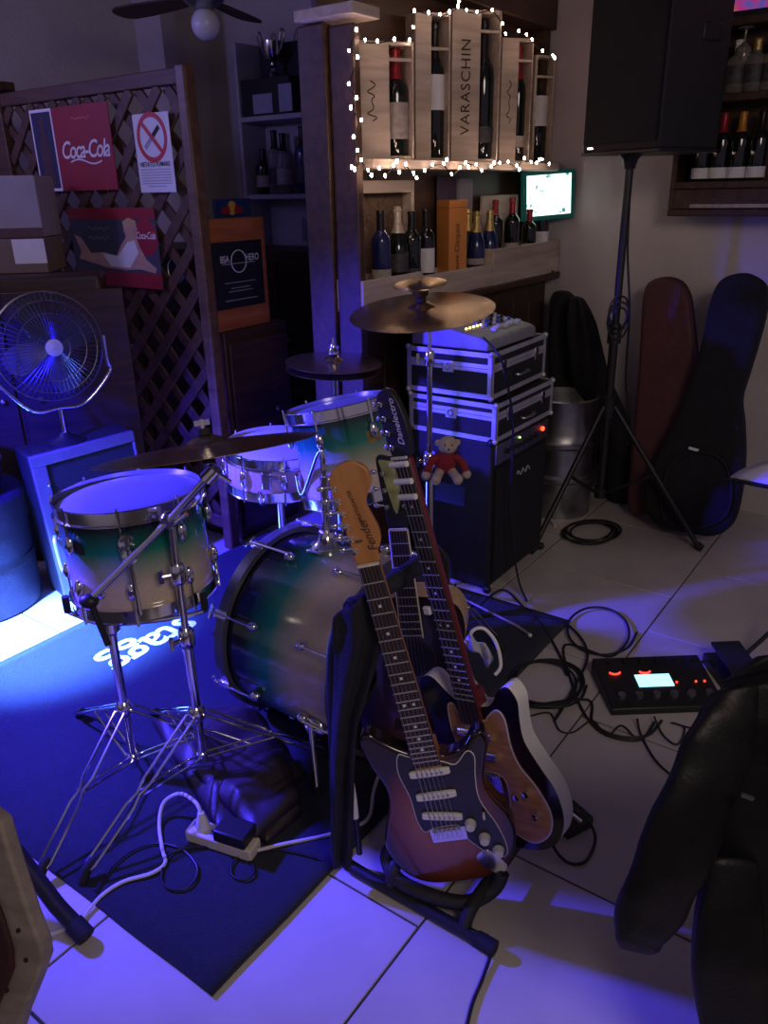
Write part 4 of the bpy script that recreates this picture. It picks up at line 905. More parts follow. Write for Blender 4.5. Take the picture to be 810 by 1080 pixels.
t, M, o2 = leaning('gig_bag', 'black padded gig bag leaning against the wall at far right', 'gig bag',
   [(762, 300), (778, 291), (797, 291), (812, 304), (811, 330), (803, 362), (793, 395), (786, 420), (788, 445), (789, 480), (785, 520), (776, 550), (757, 562), (730, 563), (702, 556), (686, 535), (686, 505), (700, 475), (716, 445), (732, 405), (744, 365), (752, 325)], 1.04, 1.26, 1.22, 0.11, m_cloth, 0.03)
pt = PL(740, 466, RM(1.04, 0, 0), lean_plane(1.04, 1.26, 1.22)[1]) - E1 * 0.13
MB().box((0, 0, 0), (0.045, 0.004, 0.012), tr(pt) @ rotz(R_(-20)) @ Matrix.Rotation(R_(12), 4, 'Y')).build('name_tag', m_paper, t, world=True)
pk = [PL(x, y, RM(1.04, 0, 0), lean_plane(1.04, 1.26, 1.22)[1]) - E1 * 0.125 for x, y in ((712, 488), (735, 470), (765, 475), (778, 500), (772, 535), (740, 548), (708, 538))]
MB().tube(spline(pk, 5, True), 0.004, 6, True).build('pocket_zip', m_rubber, t, world=True)

# ================================================================ bottle rack on the right wall
UB = UWALL - 0.20
zr0 = PU(720, 228, UB).z; wL_ = UW(PU(706, 200, UB))[1]; wR_ = wL_ - 1.15
rk_ = thing('bottle_rack', 'dark wooden bottle rack with two shelves on the right wall', 'rack', M=tr(RM(UB, wL_, 0)) @ rotz(RZ))
zr1 = PU(760, 99, UB).z; zr2 = PU(760, 20, UB).z
zr0b = PU(760, 191, UB).z
MB().bx((0, wR_ - wL_, zr0), (0.19, 0, zr0 + 0.03)).build('base_board', m_dwood, rk_, bevel=0.004)
for nm_, zz in (('shelf', zr0b), ('shelf', zr1), ('top_board', zr2)): MB().bx((0, wR_ - wL_ + 0.026, zz - 0.03), (0.19, -0.026, zz)).build(nm_, m_dwood, rk_, bevel=0.004)
MB().bx((-0.006, wR_ - wL_ + 0.026, zr0 + 0.031), (0.010, -0.026, zr0b - 0.031)).build('front_board', m_dwood, rk_, bevel=0.003)
MB().bx((-0.008, wR_ - wL_ + 0.05, zr0 + 0.035), (-0.0065, -0.10, zr0 + 0.05)).build('label_strip', l_split, rk_)
for yy in (0, wR_ - wL_): MB().bx((0, yy - (0.025 if yy == 0 else 0), zr0 + 0.031), (0.19, yy + (0 if yy == 0 else 0.025), zr2 + 0.0)).build('side_board', m_dwood, rk_, bevel=0.004)
MB().bx((0.175, wR_ - wL_ + 0.026, zr0 + 0.031), (0.189, -0.026, zr2 - 0.031)).build('back_board', m_dwood, rk_)
for i, (x, cap, lb_) in enumerate(((738, f_blk, 'dark wine bottle with white label, first on the lower rack shelf'), (757, f_red, 'dark wine bottle with red capsule, second on the lower rack shelf'), (776, f_org, 'dark wine bottle with orange capsule, third on the lower rack shelf'), (796, f_blk, 'dark wine bottle with white label at the right edge of the lower rack shelf'))):
    p = PU(x, 185, UB + 0.07); bottle('wine_bottle', lb_, Vector((p.x, p.y, zr0b + 0.001)), 0.27, 0.038, g_dark, cap, m_paper, 'wine bottles on the lower rack shelf', (0.04, 0.20))
for i, (x, cap, lb_) in enumerate(((751, f_gold, 'clear spirit bottle with gold cap, first on the upper rack shelf'), (774, m_white, 'clear spirit bottle with white cap in the middle of the upper rack shelf'), (793, f_gold, 'clear spirit bottle with gold cap beside the white-capped one'), (811, f_gold, 'clear spirit bottle cut by the right edge of the photo'))):
    p = PU(x, 95, UB + 0.07); bottle('spirit_bottle', lb_, Vector((p.x, p.y, zr1 + 0.001)), 0.20, 0.042, g_clear, cap, l_dark, 'spirit bottles on the upper rack shelf', (0.18, 0.52), caph=0.22)
for x, lb_ in ((757, 'wine glass hanging upside down under the rack top, left one'), (786, 'wine glass hanging upside down under the rack top, right one')):
    p = PU(x, 40, UB + 0.06); gl = thing('wine_glass', lb_, 'glass', Vector((p.x, p.y, zr2 - 0.032)), 0, 'hanging wine glasses')
    MB().lathe([(0.030, 0), (0.030, -0.004), (0.005, -0.010), (0.004, -0.05), (0.012, -0.058)], 20).build('foot_and_stem', g_clear, gl)
    MB().lathe([(0.012, -0.058), (0.030, -0.075), (0.034, -0.10), (0.028, -0.13), (0.027, -0.13), (0.032, -0.10), (0.028, -0.077), (0.0, -0.062)], 20).build('bowl', g_clear, gl)
tv = thing('wall_screen', 'colourful lit picture screen above the bottle rack', 'screen', M=tr(RM(UB + 0.10, UW(PU(752, 10, UB + 0.1))[1], zr2 + 0.002)) @ rotz(RZ))
m_tv = bpy.data.materials.new('colour_picture'); m_tv.use_nodes = True; nt = m_tv.node_tree; pb = nt.nodes['Principled BSDF']
tc = nt.nodes.new('ShaderNodeTexCoord'); vn = nt.nodes.new('ShaderNodeTexNoise'); vn.inputs['Scale'].default_value = 7; nt.links.new(tc.outputs['Object'], vn.inputs['Vector'])
cr = nt.nodes.new('ShaderNodeValToRGB'); el = cr.color_ramp.elements; el[0].position = 0.3; el[0].color = (0.03, 0.10, 0.75, 1); el[1].position = 0.75; el[1].color = (0.9, 0.5, 0.05, 1)
e_ = el.new(0.45); e_.color = (0.10, 0.15, 0.7, 1); e_ = el.new(0.52); e_.color = (0.75, 0.05, 0.35, 1); e_ = el.new(0.62); e_.color = (0.7, 0.2, 0.1, 1)
nt.links.new(vn.outputs['Fac'], cr.inputs[0]); nt.links.new(cr.outputs[0], pb.inputs['Emission Color']); pb.inputs['Emission Strength'].default_value = 0.45; pb.inputs['Base Color'].default_value = (0.02, 0.02, 0.02, 1)
MB().bx((0, -0.62, 0), (0.03, 0.02, 0.40)).build('frame', m_black, tv, bevel=0.004)
MB().bx((-0.002, -0.60, 0.035), (0.001, 0.0, 0.38)).build('picture', m_tv, tv)

# ================================================================ music stand with sheets at the right edge
p = D(800, 492, 2.35)
ms = thing('music_stand', 'black music stand with a white sheet book at the right edge', 'music stand', Vector((p.x + 0.26, p.y, 0)))
MT = tr(p + Vector((0.16, 0, 0))) @ rotz(R_(12)) @ Matrix.Rotation(R_(-11), 4, 'Y') @ Matrix.Rotation(R_(-13), 4, 'X')
MB().box((0, 0, -0.004), (0.42, 0.26, 0.006), MT).build('desk', m_black, ms, world=True)
MB().box((0, -0.13, 0.008), (0.42, 0.006, 0.03), MT).build('lip', m_black, ms, world=True) if False else None
bk = thing('sheet_book', 'open white sheet music book lying on the music stand', 'book', p + Vector((0.10, 0, 0.004)))
for s in (-1, 1): MB().grid(lambda a, c: (s * (0.002 + 0.195 * a), -0.12 + 0.24 * c, 0.002 + 0.018 * math.sin(a * PI) ** 0.7), 8, 4, MT).build('page_block', m_paper, bk, world=True, solid=0.003)
MB().tube([(p.x + 0.26, p.y, p.z - 0.02), (p.x + 0.26, p.y, 0.25)], 0.010, 10).build('pole', m_black, ms, world=True)
for i in range(3):
    a = R_(-60 + 120 * i); d = Vector((math.cos(a), math.sin(a), 0)); b_ = Vector((p.x + 0.26, p.y, 0))
    MB().tube([b_ + Vector((0, 0, 0.26)), b_ + d * 0.20 + Vector((0, 0, 0.01))], 0.008, 8).build('leg', m_black, ms, world=True)
# ================================================================ drum rug with printed name
ru0, ru1, rw0, rw1 = -1.87, -0.03, -0.365, 1.205
rug = thing('drum_rug', 'dark rug with white printed name under the drum kit', 'rug', M=tr(RM(0, 0)) @ rotz(RZ))
def rugpt(a, c):
    jit = 0.0012 * math.sin(a * 37) + 0.001 * math.sin(c * 29)
    return (ru0 + (ru1 - ru0) * a + jit * (1 if 0 < c < 1 else 0.6), rw0 + (rw1 - rw0) * c + jit * 0.6, 0.0065 + 0.0012 * noise.noise(Vector((a * 9, c * 9, 0))))
MB().grid(rugpt, 40, 36).build('pile', m_rug, rug, solid=0.007)
TL = tr(-1.03, 0.845, 0.0108) @ rotz(R_(180))
MB().text('stagg', 0.205, TL, bold=0.016, space=0.96, sx=1.0).build('printed_name', m_rugprint, rug, flatn=True)

# ================================================================ drums
DARK, GREEN, CREAM = (0.004, 0.006, 0.018), (0.008, 0.19, 0.135), (0.56, 0.46, 0.34)
def lacquer(name, depth, flip, a=0.10, b_=0.36, c=0.62):
    st_ = [(a, DARK), (b_, GREEN), (c, CREAM)]
    return fade_mat(name, st_, 'Z', depth if flip else 0.0, 0.0 if flip else depth)
def drum(name, label, M, r, depth, nl, shell_m, head_m, lug_rows=1, off=0.0, bottom_m=None, cat='drum', badge=None):
    t = thing(name, label, cat, M=M)
    MB().lathe([(r - 0.006, 0.006), (r, 0.006), (r, depth - 0.006), (r - 0.006, depth - 0.006), (r - 0.006, 0.006)], 56).build('shell', shell_m, t)
    MB().lathe([(0, depth), (r * 0.6, depth + 0.0005), (r - 0.004, depth), (r + 0.003, depth - 0.004), (r + 0.004, depth - 0.016)], 56).build('batter_head', head_m, t)
    MB().lathe([(0, 0), (r - 0.004, 0), (r + 0.003, 0.004), (r + 0.004, 0.016)], 56).build('bottom_head', bottom_m or head_m, t)
    MB().lathe([(r + 0.005, depth - 0.024), (r + 0.014, depth - 0.024), (r + 0.014, depth - 0.021), (r + 0.008, depth - 0.019), (r + 0.008, depth + 0.010), (r + 0.011, depth + 0.013), (r + 0.005, depth + 0.013), (r + 0.005, depth - 0.024)], 56).build('top_hoop', m_chrome, t)
    MB().lathe([(r + 0.005, 0.024), (r + 0.014, 0.024), (r + 0.014, 0.021), (r + 0.008, 0.019), (r + 0.008, -0.010), (r + 0.011, -0.013), (r + 0.005, -0.013), (r + 0.005, 0.024)], 56).build('bottom_hoop', m_chrome, t)
    zl = [depth * 0.5] if lug_rows == 1 else [depth - 0.075, 0.075]
    for i in range(nl):
        T = rotz(2 * PI * (i + off) / nl)
        for z in zl:
            l = MB().ell((r + 0.010, 0, z), (0.011, 0.013, 0.026 if lug_rows == 2 else depth * 0.26), 12, T).build('lug', m_chrome, t)
            MB().tube([(r + 0.002, 0, z), (r + 0.022, 0, z)], 0.006, 8, T=T).build('lug_post', m_chrome, l)
        if lug_rows == 2:
            for a, c in ((depth - 0.070, depth + 0.022), (0.070, -0.022)): MB().tube([(r + 0.012, 0, a), (r + 0.012, 0, c)], 0.0032, 6, T=T).build('tension_rod', m_chrome, t)
        else: MB().tube([(r + 0.012, 0, -0.020), (r + 0.012, 0, depth + 0.022)], 0.0032, 6, T=T).build('tension_rod', m_chrome, t)
    if badge:
        T = rotz(badge[0])
        mb = MB().grid(lambda a, c: ((r + 0.0012) * math.cos((a - 0.5) * badge[2] / r), (r + 0.0012) * math.sin((a - 0.5) * badge[2] / r), badge[1] + (c - 0.5) * badge[3]), 6, 1, T)
        mb.build('badge', badge[4], t)
    return t
# bass drum: axis along -E2, drummer's side dark, front side cream
bl = Vector((-0.321, 2.205, 0.297)); RB, DB = 0.278, 0.43
BM = frame_mat(bl, -E2, (0, 0, 1))
bd = thing('bass_drum', 'large bass drum with dark blue to green to cream fade on the rug', 'drum', M=BM)
m_bd = lacquer('bass_drum_lacquer', DB, False, 0.18, 0.42, 0.66)
MB().lathe([(RB - 0.008, 0.012), (RB, 0.012), (RB, DB - 0.012), (RB - 0.008, DB - 0.012), (RB - 0.008, 0.012)], 80).build('shell', m_bd, bd)
m_hoopwood = mat('silver_grey_hoop', (0.13, 0.13, 0.15), 0.35, 0.5, var=0.1, vscale=10)
for z0_, nm_ in ((-0.012, 'rear_hoop'), (DB - 0.026, 'front_hoop')):
    MB().lathe([(RB + 0.004, z0_), (RB + 0.019, z0_ + 0.002), (RB + 0.019, z0_ + 0.036), (RB + 0.004, z0_ + 0.038), (RB + 0.004, z0_)], 80).build(nm_, m_hoopwood, bd)
MB().lathe([(0, -0.003), (RB * 0.7, -0.003), (RB - 0.002, 0), (RB + 0.003, 0.012)], 64).build('batter_head', m_head, bd)
MB().lathe([(0, DB + 0.003), (RB * 0.7, DB + 0.003), (RB - 0.002, DB), (RB + 0.003, DB - 0.012)], 64).build('front_head', mat('black_drum_head', (0.02, 0.02, 0.022), 0.35, var=0.1), bd)
for i in range(8):
    T = rotz(2 * PI * (i + 0.42) / 8)
    for z0_, sgn in ((0.0, 1), (DB, -1)):
        cl = MB().box((RB + 0.022, 0, z0_ + sgn * 0.006), (0.012, 0.026, 0.046), T).build('claw_hook', m_chrome, bd, bevel=0.004)
        MB().tube([(RB + 0.026, 0, z0_ - sgn * 0.03), (RB + 0.026, 0, z0_ + sgn * 0.125)], 0.0038, 7, T=T).build('tension_rod', m_chrome, cl)
        MB().tube([(RB + 0.026, -0.022, z0_ - sgn * 0.03), (RB + 0.026, 0.022, z0_ - sgn * 0.03)], 0.0048, 7, T=T).build('key_handle', m_chrome, cl)
        MB().ell((RB + 0.014, 0, z0_ + sgn * 0.125), (0.016, 0.014, 0.018), 12, T).build('lug', m_chrome, bd)
# spurs: bracket, angled leg
for s in (-1, 1):
    a0 = s * R_(118)
    T = rotz(a0)
    bp = T @ Vector((RB + 0.004, 0, DB * 0.78))
    br_ = MB().lathe([(0.044, 0), (0.044, 0.008), (0.036, 0.024), (0.018, 0.034), (0, 0.035)], 20, T @ tr(RB, 0, DB * 0.78) @ Matrix.Rotation(R_(90), 4, 'Y')).build('spur_bracket', m_chrome, bd)
    wp = BM @ bp; out_ = (BM.to_3x3() @ (T.to_3x3() @ Vector((1, 0, 0)))); oh = Vector((out_.x, out_.y, 0)).normalized()
    p0_ = wp + oh * 0.028 + Vector((0, 0, 0.02)); p1_ = Vector((wp.x, wp.y, 0.012)) + oh * 0.075 - E2 * 0.05
    lg = MB().tube([p0_, p1_], 0.0085, 10).build('spur_leg', m_chrome, bd, world=True)
    MB().tube([p1_ + (p0_ - p1_) * 0.10, p1_], 0.013, 10).build('rubber_tip', m_rubber, lg, world=True)
# tom mount on top of the shell
mp_ = BM @ Vector((RB, -0.02, DB * 0.40))
MB().lathe([(0.05, 0), (0.05, 0.010), (0.03, 0.024), (0.022, 0.05), (0, 0.05)], 20, tr(mp_)).build('mount_base', m_chrome, bd, world=True)
mb = MB().box((0, 0, 0), (0.13, 0.05, 0.006), tr(mp_ + Vector((0, 0, 0.004))) @ rotz(RZ)); mb.build('mount_plate', m_chrome, bd, world=True, bevel=0.002)
MB().tube([mp_ + Vector((0, 0, 0.04)), mp_ + Vector((0, 0, 0.22))], 0.012, 12).build('mount_post', m_chrome, bd, world=True)
MB().tube([mp_ + Vector((0.03, -0.02, 0.035)), mp_ + Vector((0.075, -0.045, 0.03))], 0.005, 8).build('mount_screw', m_chrome, bd, world=True)

m_tomhead = m_head2
# rack tom
nt_ = Vector((-0.18, 0.13, 1)).normalized(); tt = D(355, 428, 2.35); DT = 0.275
TM = frame_mat(tt - nt_ * DT, nt_, (1, 0, 0))
m_badge = mat('gold_badge', (0.45, 0.30, 0.10), 0.35, 0.7, var=0.3, vscale=60)
def ang_to_cam(M, px, py, Y):
    q_ = M.inverted() @ D(px, py, Y); return math.atan2(q_.y, q_.x), q_.z
ab, zb__ = ang_to_cam(TM, 396, 458, 2.22)
rtom = drum('rack_tom', 'rack tom with green to cream fade mounted above the bass drum', TM, 0.152, DT, 6, lacquer('rack_tom_lacquer', DT, True, 0.08, 0.36, 0.68), m_tomhead, 2, 0.15, badge=(ab, DT * 0.66, 0.05, 0.035, m_badge))
# arm from the bass drum mount to the rack tom
pm = mp_ + Vector((0, 0, 0.20)); pe = TM @ Vector((0.152 * math.cos(R_(200)), 0.152 * math.sin(R_(200)), DT * 0.35))
MB().tube(spline([pm, pm + Vector((0, 0, 0.05)), pm + Vector((-0.01, 0.02, 0.09)), pe + Vector((0, -0.005, -0.06)), pe + Vector((-0.016, 0, 0))], 6), 0.008, 10).build('mounting_arm', m_chrome, rtom, world=True)
# snare drum
sc_ = D(292, 470, 2.62); DS = 0.125; ns = Vector((0.03, -0.05, 1)).normalized()
SM = frame_mat(sc_ - ns * DS, ns, (1, 0, 0))
m_maple = wood('maple_shell', (0.46, 0.33, 0.22), (0.60, 0.46, 0.33), 0.25, (20, 20, 4), 0.05)
sn = drum('snare_drum', 'shallow natural wood snare drum with bright head behind the rack tom', SM, 0.174, DS, 8, m_maple, m_head, 1, 0.3)
a_s, _ = ang_to_cam(SM, 282, 508, 2.45)
T = rotz(a_s)
mb = MB().box((0.184, 0, DS * 0.55), (0.018, 0.032, 0.06), T); mb.build('strainer', m_chrome, sn, bevel=0.004)
MB().tube([(0.196, -0.004, DS * 0.75), (0.205, 0.045, DS * 0.72)], 0.005, 8, T=T).build('strainer_lever', m_chrome, sn)
# floor tom on stand
fc_ = D(136, 521, 1.92); DF = 0.268; nf = Vector((-0.05, 0.05, 1)).normalized()
FTM = frame_mat(fc_ - nf * DF, nf, (1, 0, 0))
a_b, zb2 = ang_to_cam(FTM, 88, 575, 1.78)
ft = drum('floor_tom', 'largest standing tom with green to cream fade on a chrome stand', FTM, 0.181, DF, 8, lacquer('floor_tom_lacquer', DF, True, 0.12, 0.36, 0.70), m_head2, 2, 0.2, badge=(a_b, zb2, 0.05, 0.032, m_black))
a_m, zm_ = ang_to_cam(FTM, 137, 580, 1.74)
T = rotz(a_m)
MB().lathe([(0.026, 0), (0.026, 0.008), (0.018, 0.03), (0, 0.034)], 18, T @ tr(0.181, 0, 0.17) @ Matrix.Rotation(R_(90), 4, 'Y')).build('leg_bracket', m_chrome, ft)
MB().tube([(0.211, 0, 0.23), (0.211, 0, 0.02)], 0.006, 8, T=T).build('leg_rod', m_chrome, ft)
MB().torus(0.012, 0.004, 14, 6, T @ tr(0.208, 0, 0.215) @ Matrix.Rotation(R_(90), 4, 'Y')).build('wing_ring', m_chrome, ft)
for da in (-0.5, 0.62): MB().ell((0.183, 0, 0.07), (0.010, 0.012, 0.016), 12, rotz(a_m + da)).build('vent_cap', m_chrome, ft)

# ================================================================ cymbals and stands
def cymbal(name, label, px, py, Y, slope, beta, r, bell=0.13, m=m_bronze, group=None):
    c = D(px, py, Y); v = ray(px, py).normalized(); rt = CR @ Vector((1, 0, 0)); up_ = CR @ Vector((0, 1, 0))
    m_ = rt * math.cos(R_(slope)) + up_ * math.sin(R_(slope)); n0 = m_.cross(v).normalized()
    n = (n0 * math.cos(R_(beta)) - v * math.sin(R_(beta))).normalized()
    M = frame_mat(c, n, m_)
    t = thing(name, label, 'cymbal', M=M, group=group)
    rb = r * bell * 1.5; hb = r * 0.085
    prof = [(0.006, hb + 0.012), (rb * 0.4, hb + 0.010), (rb * 0.8, hb + 0.002), (rb, hb - 0.006), (r * 0.45, hb * 0.55), (r * 0.75, hb * 0.25), (r, 0.0), (r, -0.0012), (r * 0.75, hb * 0.25 - 0.0014), (r * 0.45, hb * 0.55 - 0.0014), (rb, hb - 0.0075), (rb * 0.8, hb), (rb * 0.4, hb + 0.008), (0.006, hb + 0.010), (0.006, hb + 0.012)]
    MB().lathe(prof, 64).build('plate', m, t)
    MB().lathe([(0.016, hb + 0.012), (0.016, hb + 0.024), (0.007, hb + 0.026)], 14).build('felt', m_rubber, t)
    mb = MB().tube([(0, 0, hb + 0.02), (0, 0, hb + 0.046)], 0.0045, 8); mb.box((0, 0, hb + 0.038), (0.034, 0.006, 0.012)); mb.build('wing_nut', m_chrome, t)
    MB().lathe([(0.014, -0.03), (0.016, -0.01), (0.016, hb + 0.006), (0.006, hb + 0.008)], 14).build('seat', m_rubber, t)
    return t, M, n
crash, CM, cn = cymbal('crash_cymbal', 'bronze crash cymbal on a straight stand in front of the bar', 445, 328, 2.60, 5, 15, 0.236)
ride, RMx, rn = cymbal('ride_cymbal', 'wide ride cymbal seen edge-on above the largest tom', 218, 474, 1.66, 9, 4, 0.247)
hat, HM, hn = cymbal('hi_hat_cymbal', 'upper hi-hat cymbal beside the bar post', 352, 382, 2.75, -1, 13, 0.170, group='hi-hat pair')
hat2, HM2, hn2 = cymbal('hi_hat_cymbal', 'lower hi-hat cymbal directly under the upper one', 352, 389, 2.75, -1, 13, 0.170, group='hi-hat pair')
# small upturned splash on top of the crash
cs = CM @ Vector((0, 0, 0.045)); 
t = thing('splash_cymbal', 'small upturned splash cymbal stacked above the crash cymbal', 'cymbal', M=frame_mat(cs, cn, (1, 0, 0)))
MB().lathe([(0.008, 0.0), (0.022, 0.006), (0.030, 0.022), (0.055, 0.034), (0.085, 0.042), (0.0855, 0.0405), (0.055, 0.0325), (0.031, 0.0205), (0.022, 0.0045), (0.008, -0.0015), (0.008, 0.0)], 40).build('plate', m_bronze, t)
MB().tube([(0, 0, -0.01), (0, 0, 0.055)], 0.005, 8).build('wing_nut', m_chrome, t)

def tripod(t, c, zcol, zbase, feet, dbl=True, rod=0.0040, gap=0.0145):
    """double braced chrome legs from a collar on the tube down to rubber feet"""
    for f in feet:
        f = Vector(f); d = Vector((f.x - c.x, f.y - c.y, 0)); L = d.length; d.normalize(); sd = Vector((-d.y, d.x, 0))
        mb = MB()
        top = Vector((c.x, c.y, zcol)) + d * 0.02; foot = Vector((f.x, f.y, 0.035)); mid = top.lerp(foot, 0.52)
        for s in (-1, 1): mb.tube([top + sd * s * gap, top.lerp(foot, 0.44) + sd * s * gap, mid + sd * s * gap * 0.35, top.lerp(foot, 0.60) + sd * s * gap, foot.lerp(top, 0.05) + sd * s * gap, foot + sd * s * gap * 0.5], rod, 7)
        lg = mb.build('leg', m_chrome, t, world=True)
        MB().tube([foot + (top - foot).normalized() * 0.03, foot, Vector((f.x, f.y, 0.010)) + d * 0.015], [0.012, 0.014, 0.012], 10).build('rubber_foot', m_rubber, lg, world=True)
        mb = MB()
        bb0 = Vector((c.x, c.y, zbase)) + d * 0.015
        for s in (-1, 1): mb.tube([bb0 + sd * s * gap * 0.8, mid + sd * s * gap * 0.8], rod * 0.8, 6)
        mb.build('brace', m_chrome, t, world=True)
    MB().lathe([(0.019, -0.02), (0.023, -0.012), (0.023, 0.012), (0.019, 0.02)], 16, tr(c.x, c.y, zcol)).build('leg_collar', m_chrome, t, world=True)
    MB().lathe([(0.017, -0.012), (0.02, 0), (0.017, 0.012)], 14, tr(c.x, c.y, zbase)).build('brace_collar', m_chrome, t, world=True)
def clamp(t, p, d=Vector((1, 0, 0)), r=0.018):
    MB().lathe([(r * 0.8, -0.026), (r, -0.018), (r, 0.018), (r * 0.8, 0.026)], 16, tr(p)).build('height_clamp', m_chrome, t, world=True)
    mb = MB().tube([p + d * r * 0.7, p + d * (r + 0.022)], 0.006, 8); mb.box((0, 0, 0), (0.010, 0.010, 0.034), tr(p + d * (r + 0.022))); mb.build('wing_screw', m_chrome, t, world=True)
# ride boom stand
rc_ = G(213, 796, 0.13); rc_.z = 0
rs = thing('boom_stand', 'chrome double-braced boom stand holding the ride cymbal', 'cymbal stand', rc_)
zcol = D(209, 752, rc_.y).z
f1 = G(93, 930); f2 = G(352, 806); a1 = (f1 - rc_); a2 = (f2 - rc_); f3 = rc_ - (a1.normalized() + a2.normalized()).normalized() * 0.40
tripod(rs, rc_, zcol, 0.13, [f1, f2, f3])
J = D(178, 546, rc_.y)
zj = J.z
MB().tube([rc_ + Vector((0, 0, 0.11)), rc_ + Vector((0, 0, 0.50))], 0.0135, 14).build('lower_tube', m_chrome, rs, world=True)
Jx = Vector((rc_.x, rc_.y, zj))
MB().tube([rc_ + Vector((0, 0, 0.50)), Jx], 0.0095, 12).build('upper_tube', m_chrome, rs, world=True)
clamp(rs, rc_ + Vector((0, 0, 0.50)), Vector((-0.7, -0.7, 0)), 0.021); clamp(rs, rc_ + Vector((0, 0, D(190, 605, rc_.y).z)), Vector((-0.9, -0.4, 0)), 0.019)
E_ = RMx @ Vector((0, 0, -0.055)); Lo = D(94, 634, 1.66)
MB().tube([Lo, Jx + Vector((0, -0.02, 0)), E_], 0.0088, 10).build('boom_arm', m_chrome, rs, world=True)
MB().lathe([(0.016, -0.02), (0.022, -0.012), (0.022, 0.012), (0.016, 0.02)], 16, frame_mat(Jx + Vector((0, -0.01, 0)), (0, 1, 0), (1, 0, 0))).build('boom_joint', m_chrome, rs, world=True)
mb = MB().tube([Jx + Vector((0.02, -0.03, 0)), Jx + Vector((0.05, -0.04, 0.025))], 0.006, 8); mb.build('joint_screw', m_chrome, rs, world=True)
mb = MB().tube([E_ + Vector((-0.012, 0, -0.012)), E_ + Vector((0.012, 0, 0.012))], 0.018, 12); mb.build('tilter', m_chrome, rs, world=True)
MB().tube([E_, RMx @ Vector((0, 0, 0.04))], 0.0045, 8).build('tilter_rod', m_chrome, rs, world=True)
mb = MB().tube([E_ + Vector((0.02, -0.01, 0.0)), E_ + Vector((0.045, -0.015, -0.015))], 0.005, 8); mb.build('tilter_screw', m_chrome, rs, world=True)
MB().ell((0, 0, 0), (0.024, 0.020, 0.018), 14, tr(Lo)).build('counterweight', m_black, rs, world=True)
MB().tube([Lo + Vector((0.01, -0.01, -0.01)), Lo + Vector((0.035, -0.02, -0.11))], 0.008, 8).build('hand_grip', m_black, rs, world=True)
# floor tom stand
tc_ = G(141, 803, 0.06); tc_.z = 0
ts_ = thing('tom_stand', 'chrome tripod stand with basket under the largest tom', 'drum stand', tc_)
zc2 = D(126, 747, tc_.y).z
g1 = G(46, 930); aa = g1 - tc_; ang0 = math.atan2(aa.y, aa.x)
feet = [g1] + [tc_ + Vector((math.cos(ang0 + k), math.sin(ang0 + k), 0)) * 0.37 for k in (R_(118), R_(-118))]
tripod(ts_, tc_, zc2, 0.075, feet)
zbk = (FTM @ Vector((0, 0, 0))).z - 0.035
MB().tube([tc_ + Vector((0, 0, 0.045)), Vector((tc_.x, tc_.y, zbk - 0.03))], 0.0125, 12).build('tube', m_chrome, ts_, world=True)
MB().lathe([(0.018, -0.02), (0.026, -0.01), (0.026, 0.015), (0.016, 0.025)], 16, tr(tc_.x, tc_.y, zbk - 0.025)).build('basket_hub', m_chrome, ts_, world=True)
for k in range(3):
    a = R_(-150 + 120 * k); d = Vector((math.cos(a), math.sin(a), 0)); bc_ = FTM @ Vector((0, 0, 0))
    e0 = Vector((tc_.x, tc_.y, zbk - 0.02)); e1_ = bc_ + d * 0.188 + Vector((0, 0, -0.028)); 
    mb = MB().tube(spline([e0, e0.lerp(e1_, 0.5) + Vector((0, 0, -0.006)), e1_, e1_ + d * 0.018 + Vector((0, 0, 0.02)), e1_ + d * 0.018 + Vector((0, 0, 0.055))], 5), 0.0065, 8)
    ar = mb.build('basket_arm', m_chrome, ts_, world=True)
    MB().tube([e1_ + d * 0.018 + Vector((0, 0, 0.015)), e1_ + d * 0.018 + Vector((0, 0, 0.06))], 0.010, 8).build('rubber_grip', m_rubber, ar, world=True)
# crash stand
cc_ = Vector((CM.translation.x, CM.translation.y, 0)) + Vector((0.025, 0, 0))
ck = thing('cymbal_stand', 'straight chrome cymbal stand holding the crash cymbal', 'cymbal stand', cc_)
tripod(ck, cc_, 0.26, 0.07, [cc_ + Vector((math.cos(R_(a)), math.sin(R_(a)), 0)) * 0.30 for a in (205, -35, 88)])
ztc = CM.translation.z; zc3 = D(457, 485, cc_.y).z; zc4 = D(457, 378, cc_.y).z
MB().tube([cc_ + Vector((0, 0, 0.04)), Vector((cc_.x, cc_.y, zc3))], 0.0145, 14).build('lower_tube', m_chrome, ck, world=True)
MB().tube([Vector((cc_.x, cc_.y, zc3)), Vector((cc_.x, cc_.y, zc4))], 0.010, 12).build('middle_tube', m_chrome, ck, world=True)
MB().tube([Vector((cc_.x, cc_.y, zc4)), Vector((cc_.x, cc_.y, ztc - 0.05)), CM @ Vector((0, 0, 0.03))], 0.0065, 10).build('upper_tube', m_chrome, ck, world=True)
clamp(ck, Vector((cc_.x, cc_.y, zc3)), Vector((-0.9, -0.4, 0)), 0.024); clamp(ck, Vector((cc_.x, cc_.y, zc4)), Vector((-1, 0, 0)), 0.017)
MB().ell((0, 0, 0), 0.013, 12, tr(cc_.x, cc_.y, ztc - 0.045)).build('tilter', m_chrome, ck, world=True)
MB().tube([Vector((cc_.x - 0.012, cc_.y - 0.03, zc3 - 0.04)), Vector((cc_.x - 0.012, cc_.y - 0.045, zc3 - 0.04))], 0.024, 16).build('clamp_disc', m_chrome, ck, world=True)
